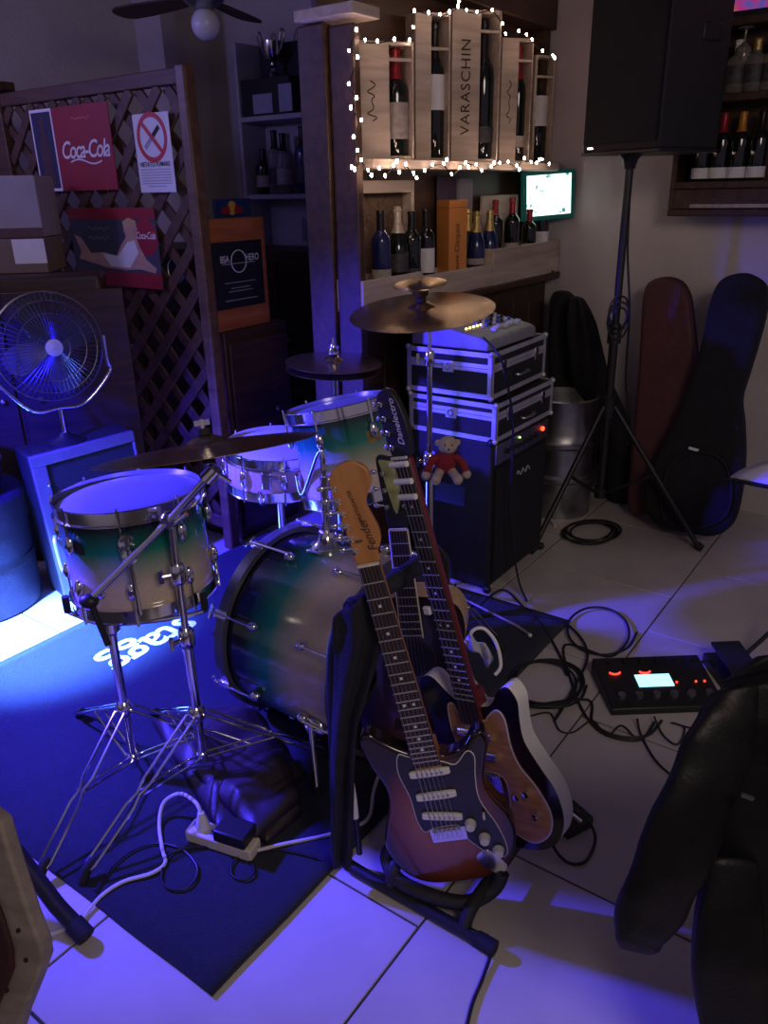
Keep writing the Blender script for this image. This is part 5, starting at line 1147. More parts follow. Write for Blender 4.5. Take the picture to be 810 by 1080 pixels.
# hi-hat stand
hc_ = Vector((HM.translation.x, HM.translation.y, 0))
hh_t = thing('hi_hat_stand', 'chrome hi-hat stand with footboard beside the bar post', 'cymbal stand', hc_)
tripod(hh_t, hc_, 0.24, 0.07, [hc_ + Vector((math.cos(R_(a)), math.sin(R_(a)), 0)) * 0.25 for a in (160, -80, 40)])
MB().tube([hc_ + Vector((0, 0, 0.03)), Vector((hc_.x, hc_.y, HM2.translation.z - 0.012))], 0.012, 12).build('tube', m_chrome, hh_t, world=True)
MB().tube([Vector((hc_.x, hc_.y, HM2.translation.z - 0.012)), Vector((hc_.x, hc_.y, HM.translation.z + 0.085))], 0.0042, 8).build('pull_rod', m_chrome, hh_t, world=True)
MB().lathe([(0.020, 0), (0.020, 0.008), (0.010, 0.02), (0.009, 0.035), (0, 0.036)], 14, tr(hc_.x, hc_.y, HM.translation.z + 0.03)).build('clutch', m_chrome, hh_t, world=True)
MB().box((0, 0, 0), (0.09, 0.26, 0.008), tr(hc_ + Vector((-0.13, 0.0, 0.05))) @ rotz(R_(60)) @ Matrix.Rotation(R_(14), 4, 'X')).build('footboard', m_chrome, hh_t, world=True)
# snare stand
s0 = Vector((SM.translation.x, SM.translation.y, 0))
ss = thing('snare_stand', 'low chrome tripod stand under the snare drum', 'drum stand', s0)
tripod(ss, s0, 0.24, 0.07, [s0 + Vector((math.cos(R_(a)), math.sin(R_(a)), 0)) * 0.27 for a in (190, -60, 70)])
MB().tube([s0 + Vector((0, 0, 0.04)), Vector((s0.x, s0.y, SM.translation.z - 0.05))], 0.0125, 12).build('tube', m_chrome, ss, world=True)
for k in range(3):
    a = R_(-100 + 120 * k); d = Vector((math.cos(a), math.sin(a), 0)); e0 = Vector((s0.x, s0.y, SM.translation.z - 0.055)); e1_ = Vector((s0.x, s0.y, SM.translation.z - 0.024)) + d * 0.185
    MB().tube(spline([e0, e0.lerp(e1_, 0.5), e1_, e1_ + d * 0.02 + Vector((0, 0, 0.025)), e1_ + d * 0.02 + Vector((0, 0, 0.055))], 5), 0.0065, 8).build('basket_arm', m_chrome, ss, world=True)
# bass drum pedal
pdp = bl + E2 * 0.16; pdp.z = 0
pd = thing('bass_pedal', 'chrome bass drum pedal with beater behind the bass drum', 'drum pedal', M=tr(pdp) @ rotz(RZ))
MB().box((0, 0, 0.018), (0.09, 0.30, 0.012)).build('base_plate', m_steel, pd, bevel=0.003)
MB().box((0, 0.02, 0.07), (0.075, 0.27, 0.008), Matrix.Rotation(R_(-12), 4, 'X')).build('footboard', m_chrome, pd, bevel=0.002)
for s in (-1, 1): MB().tube([(s * 0.055, -0.12, 0.02), (s * 0.05, -0.12, 0.22)], 0.008, 8).build('upright', m_chrome, pd)
MB().tube([(-0.06, -0.12, 0.21), (0.06, -0.12, 0.21)], 0.008, 8).build('axle', m_chrome, pd)
MB().tube([(0, -0.12, 0.21), (0, -0.08, 0.36)], 0.005, 8).build('beater_rod', m_chrome, pd)
MB().tube([(0, -0.10, 0.36), (0, -0.05, 0.36)], 0.026, 14).build('beater', m_white, pd)
# plush toy tied to the crash stand clamp
pp_ = D(470, 482, cc_.y - 0.05)
pl = thing('plush_toy', 'small plush toy in a red shirt tied to the crash stand', 'toy', Vector((pp_.x, pp_.y, pp_.z - 0.06)))
m_plush = mat('pale_plush', (0.52, 0.42, 0.36), 0.95, var=0.15, vscale=80, bump=0.6, bscale=300)
m_redcl = mat('red_plush', (0.28, 0.02, 0.035), 0.95, var=0.2, vscale=80, bump=0.6, bscale=300)
MB().ell((0, 0, 0.045), (0.040, 0.032, 0.042), 16).build('shirt', m_redcl, pl)
mb = MB(); mb.ell((0.006, -0.008, 0.105), (0.034, 0.031, 0.032), 16); mb.ell((0.006, -0.036, 0.098), (0.017, 0.012, 0.013), 12)
for s in (-1, 1): mb.ell((0.006 + s * 0.032, -0.004, 0.112), (0.012, 0.008, 0.012), 10)
mb.build('head', m_plush, pl)
mb = MB()
for s in (-1, 1): mb.ell((0.006 + s * 0.012, -0.034, 0.113), 0.0035, 8)
mb.ell((0.006, -0.048, 0.101), (0.005, 0.003, 0.0035), 8); mb.build('face_beads', m_black, pl)
for s in (-1, 1):
    a_ = MB().tube(spline([(s * 0.028, -0.01, 0.066), (s * 0.055, -0.02, 0.045), (s * 0.066, -0.032, 0.018)], 4), 0.0135, 10).build('sleeve', m_redcl, pl)
    MB().ell((s * 0.069, -0.034, 0.008), 0.016, 10).build('hand', m_plush, pl)
    MB().tube(spline([(s * 0.020, -0.012, 0.014), (s * 0.032, -0.042, 0.002), (s * 0.036, -0.058, -0.004)], 4), 0.016, 10).build('leg', m_plush, pl)
    MB().ell((s * 0.037, -0.066, 0.002), (0.017, 0.014, 0.020), 10).build('foot', m_plush, pl)
# ================================================================ guitars (local: x across, y along the neck, z out of the face)
def pose(p, yaw, lean, tilt, S):
    n = -E1; n = Matrix.Rotation(yaw, 3, 'Z') @ n; up_ = Vector((0, 0, 1)); x = up_.cross(n)
    u2 = up_ * math.cos(lean) - x * math.sin(lean); x2 = u2.cross(n)
    u3 = u2 * math.cos(tilt) - n * math.sin(tilt); n3 = n * math.cos(tilt) + u2 * math.sin(tilt)
    M = Matrix((x2, u3, n3)).transposed().to_4x4(); M.translation = Vector(p)
    return M @ Matrix.Scale(S, 4)
def smooth(pts, k=5): return [(q_.x, q_.y) for q_ in spline([(x, y, 0) for x, y in pts], k, True)]
def neck_and_board(t, w0, w1, y0, y1, zt, m_neck, m_board, nfr, scale, binding=None, inlay=True, ynut=None):
    """neck from body joint y0 (width w1) to nut y1 (width w0)"""
    out = [(-w1 / 2, y0), (w1 / 2, y0), (w0 / 2, y1), (-w0 / 2, y1)]
    nk = MB().prism([(x * 0.96, y) for x, y in out], zt - 0.024, zt - 0.006).build('neck', m_neck, t, bevel=0.006, seg=3)
    bd_ = MB().prism(out, zt - 0.006, zt).build('fretboard', m_board, t, bevel=0.001, seg=1)
    ynut = y1
    for i in range(1, nfr + 1):
        y = ynut - scale * (1 - 2 ** (-i / 12)); f = (y - y0) / (y1 - y0)
        if y < y0 + 0.004: break
        hw_ = (w1 + (w0 - w1) * f) / 2
        MB().box((0, y, zt + 0.0006), (hw_ * 1.96, 0.0022, 0.0014)).build('fret', m_alu, bd_)
        if inlay and i in (3, 5, 7, 9, 12, 15, 17, 19):
            yp = (y + ynut - scale * (1 - 2 ** (-(i - 1) / 12))) / 2
            for dx in ((-0.010, 0.010) if i == 12 else (0,)): MB().lathe([(0.0034, 0), (0.0034, 0.0007), (0, 0.0008)], 10, tr(dx, yp, zt)).build('inlay_dot', m_whiteprint, bd_)
    MB().box((0, y1 + 0.002, zt + 0.0005), (w0, 0.005, 0.006)).build('nut', m_cream, t)
    if binding:
        for s in (-1, 1): MB().tube([(s * w1 / 2, y0, zt - 0.003), (s * w0 / 2, y1, zt - 0.003)], 0.0028, 6).build('binding', binding, bd_)
def strings(t, n, w0, w1, y0, y1, z0, z1, r=0.0006):
    for i in range(n):
        f = i / (n - 1) - 0.5
        MB().tube([(f * w1, y0, z0), (f * w0, y1, z1)], r * (1.5 - i / n), 5).build('string', m_steel, t)
def tuner(t, x, y, z, sx, post_x=None, m=m_chrome):
    o = MB().lathe([(0.0062, -0.002), (0.0062, 0.003), (0.0042, 0.004), (0.0042, 0.012), (0.003, 0.015), (0, 0.015)], 10, tr(x, y, z)).build('tuning_peg', m, t)
    mb = MB().tube([(x, y, z - 0.014), (x + sx * 0.022, y, z - 0.014)], 0.003, 6); mb.ell((x + sx * 0.028, y, z - 0.014), (0.008, 0.0065, 0.004), 8); mb.build('peg_button', m, o)

# ---------------------------------------------------------------- sunburst electric guitar
GS = thing('electric_guitar', 'sunburst electric guitar with black pickguard, front of the stand', 'guitar', M=pose((0.129, 1.385, 0.217), 0.517, 0.239, 0.016, 1.04))
body = smooth([(0.0, -0.138), (0.075, -0.132), (0.130, -0.100), (0.158, -0.045), (0.155, 0.015), (0.128, 0.070), (0.118, 0.110), (0.132, 0.160), (0.148, 0.205), (0.140, 0.235), (0.118, 0.232), (0.088, 0.200), (0.050, 0.190), (0.030, 0.195), (-0.026, 0.205), (-0.060, 0.222), (-0.090, 0.245), (-0.115, 0.268), (-0.138, 0.262), (-0.146, 0.235), (-0.138, 0.190), (-0.118, 0.130), (-0.122, 0.080), (-0.148, 0.020), (-0.162, -0.035), (-0.140, -0.095), (-0.085, -0.132)], 4)
m_burst = fade_mat('sunburst_lacquer', [(0.38, (0.26, 0.085, 0.030)), (0.66, (0.15, 0.034, 0.014)), (0.92, (0.010, 0.005, 0.005))], radial=((0.0, -0.045, 0.0), (6.6, 4.6, 0.0)), rough=0.15)
m_burst.node_tree.nodes['Mapping'].vector_type = 'POINT'
body = [(x * 0.90, y if y > -0.05 else -0.05 + (y + 0.05) * 1.14) for x, y in body]
MB().prism(body, -0.022, 0.022).build('body', m_burst, GS, bevel=0.011, seg=4)
m_pg = mat('black_pickguard', (0.012, 0.012, 0.014), 0.2, var=0.2, coat=0.3)
pg = smooth([(-0.034, 0.200), (-0.060, 0.210), (-0.072, 0.165), (-0.062, 0.100), (-0.062, 0.035), (-0.052, 0.004), (-0.030, 0.010), (0.030, 0.010), (0.044, -0.030), (0.085, -0.078), (0.118, -0.088), (0.128, -0.060), (0.118, 0.000), (0.094, 0.070), (0.098, 0.130), (0.108, 0.180), (0.094, 0.196), (0.062, 0.168), (0.032, 0.180)], 4)
pg = [(x * 0.92, y) for x, y in pg]
g = MB().prism(pg, 0.0222, 0.0245).build('pickguard', m_pg, GS)
MB().tube([(x, y, 0.0236) for x, y in pg], 0.0012, 5, True).build('white_edge', m_whiteprint, g)
for y, a in ((0.160, 0), (0.100, 0), (0.044, -10)):
    T = tr(0, y, 0.0245) @ rotz(R_(a))
    pk = MB().prism(smooth([(-0.036, -0.008), (0.036, -0.008), (0.042, 0), (0.036, 0.008), (-0.036, 0.008), (-0.042, 0)], 3), 0, 0.009, T).build('pickup', m_white, GS, bevel=0.002)
    for i in range(6): MB().lathe([(0.0026, 0.009), (0.0026, 0.0098), (0, 0.010)], 8, T @ tr((i - 2.5) * 0.0104, 0, 0)).build('pole_piece', m_steel, pk)
for x, y in ((0.054, 0.012), (0.076, -0.030), (0.098, -0.068)):
    MB().lathe([(0.0125, 0.0245), (0.0122, 0.030), (0.0095, 0.040), (0, 0.041)], 20, tr(x, y, 0)).build('control_knob', m_white, GS)
MB().box((0.088, 0.035, 0.034), (0.005, 0.012, 0.014), rotz(0)).build('selector_tip', m_white, GS, bevel=0.002)
bg_ = MB().box((0.002, -0.010, 0.0245), (0.078, 0.036, 0.004)).build('bridge_plate', m_chrome, GS, bevel=0.001)
for i in range(6): MB().box(((i - 2.5) * 0.0105, -0.004, 0.029), (0.009, 0.020, 0.006)).build('saddle', m_chrome, bg_, bevel=0.001)
MB().tube(spline([(0.034, -0.008, 0.028), (0.046, -0.005, 0.045), (0.06, -0.03, 0.05)], 4), 0.003, 7).build('tremolo_arm', m_chrome, GS) if False else None
jp = MB().prism(smooth([(-0.016, -0.030), (0.016, -0.030), (0.018, 0.030), (-0.018, 0.030)], 4), 0, 0.004, tr(0.078, -0.100, 0.0215) @ rotz(R_(35))).build('jack_plate', m_chrome, GS, bevel=0.001)
m_maple2 = wood('amber_maple', (0.36, 0.15, 0.045), (0.48, 0.22, 0.075), 0.3, (40, 6, 40), 0.03)
m_rose = wood('rosewood_board', (0.020, 0.010, 0.008), (0.040, 0.020, 0.015), 0.5, (60, 8, 60), 0.1)
neck_and_board(GS, 0.042, 0.056, 0.178, 0.648, 0.034, m_maple2, m_rose, 21, 0.648)
MB().box((0, 0.20, 0.012), (0.055, 0.06, 0.03)).build('neck_heel', m_maple2, GS)
hs_ = smooth([(-0.021, 0.650), (0.021, 0.650), (0.022, 0.668), (0.034, 0.690), (0.036, 0.715), (0.030, 0.742), (0.026, 0.765), (0.034, 0.785), (0.046, 0.805), (0.044, 0.832), (0.020, 0.850), (-0.010, 0.846), (-0.028, 0.826), (-0.030, 0.800), (-0.027, 0.740), (-0.024, 0.690)], 3)
MB().prism(hs_, 0.012, 0.027).build('headstock', m_maple2, GS, bevel=0.002)
for i in range(6): tuner(GS, -0.018 - 0.0012 * i, 0.680 + i * 0.0255, 0.027, -1)
MB().text('Fender', 0.024, tr(0.014, 0.706, 0.0274) @ rotz(R_(98)), bold=0.004, shear=0.3).build('script_logo', m_ink, GS, flatn=True)
MB().text('STRATOCASTER', 0.0095, tr(0.006, 0.765, 0.0274) @ rotz(R_(98)), bold=0.012).build('model_lettering', m_ink, GS, flatn=True)
strings(GS, 6, 0.035, 0.052, -0.002, 0.650, 0.036, 0.037)
MB().box((-0.004, 0.70, 0.031), (0.012, 0.004, 0.006)).build('string_tree', m_chrome, GS)
MB().lathe([(0.008, 0), (0.004, 0.006), (0.007, 0.013)], 12, tr(0, -0.138, 0) @ Matrix.Rotation(R_(90), 4, 'X')).build('strap_button', m_chrome, GS)

# ---------------------------------------------------------------- dark bass with white edge and amber pickguard
kB = 1.015
pb_ = C0 + (Vector((0.2502, 1.4764, 0.2705)) - C0) * kB
GB = thing('electric_bass', 'dark sunburst bass with white sides and amber pickguard on the stand', 'guitar', M=pose(pb_, -0.0897, 0.278, -0.0538, 1.04 * kB))
bbody = smooth([(0.0, -0.170), (0.080, -0.162), (0.140, -0.125), (0.172, -0.060), (0.170, 0.010), (0.140, 0.075), (0.120, 0.125), (0.122, 0.175), (0.128, 0.220), (0.112, 0.250), (0.086, 0.240), (0.060, 0.205), (0.030, 0.192), (-0.030, 0.195), (-0.060, 0.215), (-0.095, 0.250), (-0.128, 0.240), (-0.138, 0.200), (-0.125, 0.130), (-0.138, 0.075), (-0.165, 0.015), (-0.172, -0.060), (-0.140, -0.125), (-0.080, -0.162)], 4)
m_dburst = fade_mat('dark_burst_lacquer', [(0.25, (0.12, 0.030, 0.016)), (0.60, (0.035, 0.010, 0.007)), (0.9, (0.008, 0.005, 0.005))], radial=((0.0, -0.05, 0.0), (5.8, 4.4, 0.0)), rough=0.15)
MB().prism(bbody, 0.020, 0.0225).build('face', m_dburst, GB)
MB().prism(bbody, -0.022, 0.0199).build('side_band', m_white, GB, bevel=0.003)
apg = smooth([(0.040, 0.170), (0.070, 0.192), (0.086, 0.172), (0.084, 0.110), (0.094, 0.060), (0.128, 0.010), (0.146, -0.050), (0.128, -0.105), (0.080, -0.140), (0.030, -0.120), (0.040, -0.060), (0.042, 0.020), (-0.040, 0.030), (-0.070, 0.100), (-0.066, 0.176), (-0.048, 0.190), (-0.030, 0.160), (0.030, 0.160)], 4)
m_amber = mat('amber_pickguard', (0.46, 0.22, 0.06), 0.3, var=0.3, vscale=14, stretch=(1, 5, 1), coat=0.4)
ag = MB().prism(apg, 0.0228, 0.0250).build('pickguard', m_amber, GB)
MB().tube([(x, y, 0.0240) for x, y in apg], 0.0018, 5, True).build('cream_edge', m_cream, ag)
for x, y in ((0.098, -0.005), (0.070, -0.020), (0.108, -0.060)): MB().lathe([(0.008, 0.025), (0.0075, 0.036), (0, 0.037)], 14, tr(x, y, 0)).build('control_knob', m_chrome, GB)
for y in (0.075, 0.125): MB().tube([(-0.045, y, 0.030), (0.045, y, 0.030)], 0.010, 10).build('lipstick_pickup', m_chrome, GB)
MB().box((0, 0.0, 0.027), (0.07, 0.045, 0.006)).build('bridge', m_chrome, GB, bevel=0.002)
m_redneck = mat('dark_red_neck', (0.12, 0.012, 0.016), 0.3, var=0.15, coat=0.3)
neck_and_board(GB, 0.040, 0.055, 0.150, 0.762, 0.036, m_redneck, m_rose, 22, 0.762)
MB().box((0, 0.19, 0.010), (0.052, 0.08, 0.03)).build('neck_heel', m_redneck, GB)
bh_ = smooth([(-0.020, 0.764), (0.020, 0.764), (0.030, 0.785), (0.034, 0.83), (0.026, 0.875), (0.010, 0.902), (-0.014, 0.900), (-0.028, 0.880), (-0.030, 0.83), (-0.028, 0.785)], 3)
MB().prism(bh_, 0.014, 0.029).build('headstock', m_black, GB, bevel=0.002)
for i in range(4): tuner(GB, -0.017, 0.785 + i * 0.030, 0.029, -1)
MB().text('Danelectro', 0.021, tr(0.012, 0.835, 0.0294) @ rotz(R_(90)), bold=0.006, shear=0.3).build('script_logo', m_whiteprint, GB, flatn=True)
strings(GB, 4, 0.028, 0.042, 0.0, 0.764, 0.036, 0.039, 0.0009)
for y in (0.752, 0.716, 0.683): MB().tube([(-0.022, y, 0.042), (0.022, y, 0.042)], 0.0065, 10).build('white_band', m_white, GB)
MB().box((-0.036, 0.425, 0.036), (0.018, 0.018, 0.010)).build('thumb_block', m_white, GB, bevel=0.002)

# ---------------------------------------------------------------- acoustic guitar at the back
GA = thing('acoustic_guitar', 'dark acoustic guitar with pale edge standing behind the other two', 'guitar', M=pose((0.1083, 1.7563, 0.1071), 0.4266, 0.1096, 0.0112, 1.04))
ab_ = smooth([(0.0, -0.065), (0.09, -0.055), (0.150, -0.015), (0.172, 0.060), (0.160, 0.135), (0.120, 0.205), (0.105, 0.255), (0.118, 0.310), (0.132, 0.365), (0.130, 0.42), (0.105, 0.455), (0.05, 0.468), (0, 0.47), (-0.05, 0.468), (-0.105, 0.455), (-0.130, 0.42), (-0.132, 0.365), (-0.118, 0.310), (-0.105, 0.255), (-0.120, 0.205), (-0.160, 0.135), (-0.172, 0.060), (-0.150, -0.015), (-0.09, -0.055)], 4)
m_acwood = wood('pale_spruce', (0.38, 0.25, 0.13), (0.50, 0.35, 0.20), 0.35, (4, 40, 40), 0.05)
m_acdark = fade_mat('acoustic_burst', [(0.35, (0.10, 0.035, 0.018)), (0.7, (0.03, 0.011, 0.008)), (0.95, (0.012, 0.006, 0.005))], radial=((0.0, -0.16, 0.0), (6.4, 3.6, 0.0)), rough=0.25)
MB().prism(ab_, -0.075, 0.006).build('body_sides', m_acwood, GA, bevel=0.004)
MB().prism([(x * 0.996, 0.2 + (y - 0.2) * 0.996) for x, y in ab_], 0.0062, 0.009).build('soundboard', m_acdark, GA)
MB().lathe([(0.048, 0.0091), (0.048, 0.0096), (0, 0.0096)], 28, tr(0, 0.30, 0)).build('sound_hole', m_black, GA)
MB().torus(0.052, 0.002, 28, 5, tr(0, 0.30, 0.0094)).build('rosette', m_dwood, GA)
MB().box((0, 0.10, 0.013), (0.15, 0.026, 0.008)).build('bridge', m_rose, GA, bevel=0.002)
neck_and_board(GA, 0.043, 0.054, 0.36, 0.65, 0.019, m_dwood, m_rose, 14, 0.60, binding=m_cream, inlay=False)
m_pearl = mat('green_pearl', (0.36, 0.38, 0.16), 0.25, var=0.5, vscale=30, coat=0.4)
ahs = smooth([(-0.022, 0.652), (0.022, 0.652), (0.028, 0.70), (0.034, 0.80), (0.030, 0.83), (0.0, 0.826), (-0.030, 0.83), (-0.034, 0.80), (-0.028, 0.70)], 3)
MB().prism(ahs, -0.006, 0.008).build('headstock', m_black, GA, bevel=0.002)
MB().prism(smooth([(-0.006, 0.70), (0.006, 0.70), (0.024, 0.80), (0.026, 0.822), (0.0, 0.818), (-0.026, 0.822), (-0.024, 0.80)], 3), 0.0082, 0.0092).build('headstock_veneer', m_pearl, GA)
for s in (-1, 1):
    for i in range(3): tuner(GA, s * 0.021, 0.705 + i * 0.042, 0.008, s)
strings(GA, 6, 0.035, 0.050, 0.10, 0.652, 0.018, 0.022)

# ================================================================ guitar stand (rack): long axis along E1, guitars lean towards +E2
gs = thing('guitar_stand', 'black tubular guitar rack with padded rails under the guitars', 'guitar stand', RM(-1.28, -0.55, 0))
us, ue = -1.448, -0.98
def tb(name, pts, r, m, k=6): return MB().tube(spline(pts, k), r, 12).build(name, m, gs, world=True)
for u, nm_ in ((us, 'side_frame'), (ue, 'side_frame')):
    tb(nm_, [RM(u, -0.79, 0.018), RM(u, -0.60, 0.018), RM(u, -0.43, 0.018), RM(u, -0.385, 0.03), RM(u, -0.368, 0.09), RM(u, -0.372, 0.35), RM(u, -0.378, 0.58), RM(u + (0.02 if u == us else -0.02), -0.384, 0.672), RM(u + (0.07 if u == us else -0.07), -0.386, 0.70)], 0.015, m_black)
    MB().tube([RM(u, -0.80, 0.018), RM(u, -0.755, 0.018)], 0.0185, 12).build('rubber_foot', m_rubber, gs, world=True)
tb('top_rail', [RM(us + 0.06, -0.386, 0.70), RM((us + ue) / 2, -0.388, 0.70), RM(ue - 0.06, -0.386, 0.70)], 0.022, m_foam, 4)
for k in range(5):
    u = us + 0.075 + k * 0.083
    MB().torus(0.0225, 0.004, 18, 6, frame_mat(RM(u, -0.387, 0.70), E1, (0, 0, 1))).build('foam_ring', m_rubber, gs, world=True)
for v, z in ((-0.52, 0.085), (-0.72, 0.06)):
    tb('padded_rail', [RM(us + 0.005, v, 0.02), RM(us + 0.02, v, z * 0.8), RM(us + 0.07, v, z), RM((us + ue) / 2, v, z), RM(ue - 0.07, v, z), RM(ue - 0.02, v, z * 0.8), RM(ue - 0.005, v, 0.02)], 0.0155, m_foam, 5)
tb('padded_yoke', [G(418, 886, 0.13), G(408, 905, 0.07), G(420, 928, 0.045), G(455, 945, 0.042), G(492, 952, 0.045), G(520, 938, 0.06), G(530, 920, 0.10)], 0.017, m_foam, 6)
# loose black cord hanging off the near foot
tag(MB().tube(spline([G(513, 985, 0.03), G(518, 1003, 0.012), G(510, 1030, 0.006), G(498, 1060, 0.006), G(490, 1095, 0.006)], 6), 0.004, 7).build('cord', m_cable), 'thin black cord trailing from the guitar stand foot towards the camera', 'cable')
# wide black strap hanging on the left frame of the stand
ss_ = thing('guitar_strap', 'wide black strap hanging down the left frame of the guitar stand', 'strap', RM(us - 0.02, -0.40, 0))
prow = [((352, 652), (392, 622)), ((350, 668), (400, 640)), ((352, 690), (404, 668)), ((352, 720), (392, 712)), ((351, 760), (377, 762)), ((350, 800), (374, 803)), ((350, 850), (372, 853)), ((350, 895), (371, 897)), ((353, 912), (370, 914))]
def strap_pt(a, c):
    i = min(int(a * (len(prow) - 1)), len(prow) - 2); f = a * (len(prow) - 1) - i
    L = Vector(prow[i][0]).lerp(Vector(prow[i + 1][0]), f); Rr = Vector(prow[i][1]).lerp(Vector(prow[i + 1][1]), f); q_ = L.lerp(Rr, c)
    p = PL(q_.x, q_.y, RM(us - 0.050, -0.385, 0), Vector((0.25, 1, 0)).normalized())
    return p + Vector((0, 1, 0)) * (0.012 * math.sin(c * 9 + a * 4) + 0.006 * noise.noise(Vector((a * 8, c * 5, 1))))
MB().grid(strap_pt, 40, 12).build('webbing', mat('strap_webbing', (0.008, 0.008, 0.010), 0.85, var=0.3, vscale=30, bump=0.4, bscale=150), ss_, world=True, solid=0.006, ang=80)
# white printed strip beside the strap
def ptp(x, y, dd=0.0): return PL(x, y, RM(us - 0.02, -0.365, 0) + Vector((0, dd, 0)), Vector((0.25, 1, 0)).normalized())
a_ = ptp(367, 790); b_ = ptp(375, 862)
dv = (a_ - b_); L = dv.length
stk = thing('printed_stick', 'slim tapered white stick with dark lettering beside the strap', 'stick', b_)
TK = frame_mat(b_, dv, Vector((0.25, 1, 0)))
MB().lathe([(0.0, -0.001), (0.008, 0), (0.008, L * 0.3), (0.0045, L * 0.75), (0.002, L)], 14, TK).build('shaft', m_white, stk, world=True)
mb = MB()
fr = (CR @ Vector((0, 0, 1)))
xt = dv.normalized(); zt__ = (fr - xt * fr.dot(xt)).normalized(); yt = zt__.cross(xt)
TT = Matrix((xt, yt, zt__)).transposed().to_4x4(); TT.translation = b_ + xt * L * 0.60 + zt__ * 0.0075 - yt * 0.002
mb.text('LUDWIG', 0.013, TT, bold=0.008) if False else mb.add([TT @ Vector((-0.02 + 0.006 * i + dx, dy, 0)) for i in range(7) for dx, dy in ((0, -0.004), (0.0028, -0.004), (0.0028, 0.0035 - 0.002 * (i % 2)), (0, 0.0035 - 0.002 * (i % 2)))], [(4 * i, 4 * i + 1, 4 * i + 2, 4 * i + 3) for i in range(7)])
mb.build('worn_lettering', m_blackprint, stk, world=True, flatn=True)
MB().tube([b_ - xt * 0.002, b_ - xt * 0.11], 0.0075, 10).build('dark_grip', m_black, stk, world=True)

# ================================================================ left combo amplifier lying tilted beside the drum cases
ca = thing('combo_amplifier', 'black guitar combo amplifier with pale edge trim at the left wall of the stage', 'amplifier', M=tr(G(70, 636)) @ rotz(R_(40)))
zt = D(36, 481, G(70, 636).y).z
wd = 0.42; M2 = Matrix.Rotation(R_(-3), 4, 'Y')
dp = 0.18
MB().bx((0, 0.02, 0.012), (wd, dp, zt), M2).build('cabinet', m_tolex, ca, bevel=0.008)
m_trim = mat('grey_edge_trim', (0.14, 0.14, 0.16), 0.45, 0.2, var=0.1, vscale=20)
MB().bx((0, -0.004, zt - 0.045), (wd, 0.019, zt), M2).build('top_trim', m_trim, ca, bevel=0.004)
MB().bx((0, -0.004, 0.012), (0.055, 0.019, zt - 0.046), M2).build('side_trim', m_trim, ca, bevel=0.004)
MB().bx((wd - 0.012, -0.004, 0.012), (wd, 0.019, zt - 0.046), M2).build('side_trim', m_trim, ca, bevel=0.004)
MB().bx((0.056, -0.004, 0.012), (wd - 0.013, 0.019, 0.035), M2).build('bottom_trim', m_trim, ca, bevel=0.004)
MB().bx((0.056, 0.006, 0.036), (wd - 0.013, 0.019, zt - 0.046), M2).build('grille', m_grille, ca)
for i in range(9):
    MB().tube([M2 @ Vector((0.08, 0.004, 0.09 + i * 0.04)), M2 @ Vector((wd - 0.025, 0.004, 0.05 + i * 0.04))], 0.003, 5).build('grille_bar', m_black, ca)
MB().tube(spline([M2 @ Vector((0.02, -0.006, 0.30)), M2 @ Vector((0.008, -0.03, 0.28)), M2 @ Vector((0.008, -0.035, 0.18)), M2 @ Vector((0.02, -0.006, 0.14))], 5), 0.008, 8).build('carry_handle', m_alu, ca)
for z in (zt - 0.12, 0.12, 0.09): MB().lathe([(0.008, 0), (0.008, 0.006), (0, 0.008)], 10, M2 @ tr(0.045, -0.004, z) @ Matrix.Rotation(R_(90), 4, 'X')).build('socket', m_chrome, ca)

# ================================================================ heap of black leather on the rug
lh = thing('leather_bag', 'folded dark leather bag lying in a heap on the rug', 'bag', G(245, 820))
def heap_patch(pxc, base, hh, seed, m, name, nfold=5):
    def fn(a, c):
        q0 = Vector(pxc[0]).lerp(Vector(pxc[1]), a); q1 = Vector(pxc[3]).lerp(Vector(pxc[2]), a); q_ = q0.lerp(q1, c)
        g_ = G(q_.x, q_.y, base); e_ = min(a, 1 - a, c, 1 - c); bump_ = min(1, e_ * 6)
        z = base + hh * (bump_ ** 0.5) * (0.72 + 0.28 * math.sin((c * 1.0 + a * 0.25) * nfold * PI * 0.8 + seed)) + 0.006 * bump_ * noise.noise(Vector((a * 3 + seed, c * 4, seed)))
        return Vector((g_.x, g_.y, max(z, base)))
    MB().grid(fn, 36, 30).build(name, m, lh, world=True, solid=0.008, ang=80)
heap_patch([(160, 760), (262, 742), (322, 820), (232, 880)], 0.013, 0.050, 0.4, m_hide, 'main_fold', 7)
heap_patch([(205, 815), (300, 790), (316, 845), (270, 884)], 0.045, 0.045, 2.1, m_hide, 'upper_flap', 4)
heap_patch([(238, 858), (310, 822), (318, 858), (282, 890)], 0.012, 0.055, 4.0, m_hide, 'side_fold', 3)

# ================================================================ power strip, plug, adapter, white lead
pa_ = G(204, 872, 0.04); pe_ = G(266, 892, 0.04); ax_ = (pe_ - pa_); ax_.z = 0; Ls = ax_.length; an = math.atan2(ax_.y, ax_.x)
ps = thing('power_strip', 'cream power strip on the rug in front of the leather bag', 'power strip', M=tr(Vector((pa_.x, pa_.y, 0.011))) @ rotz(an))
MB().bx((-0.01, -0.026, 0), (Ls + 0.01, 0.026, 0.036)).build('housing', m_cream, ps, bevel=0.006, seg=3)
for i in range(4):
    MB().lathe([(0.019, 0.0362), (0.019, 0.0368), (0.016, 0.0366), (0, 0.0366)], 18, tr(0.025 + i * Ls / 4.2, 0, 0)).build('socket', m_white, ps)
    for s in (-1, 1): MB().lathe([(0.0028, 0.0368), (0.0028, 0.0374), (0, 0.0374)], 8, tr(0.025 + i * Ls / 4.2 + s * 0.009, 0, 0)).build('socket_hole', m_black, ps)
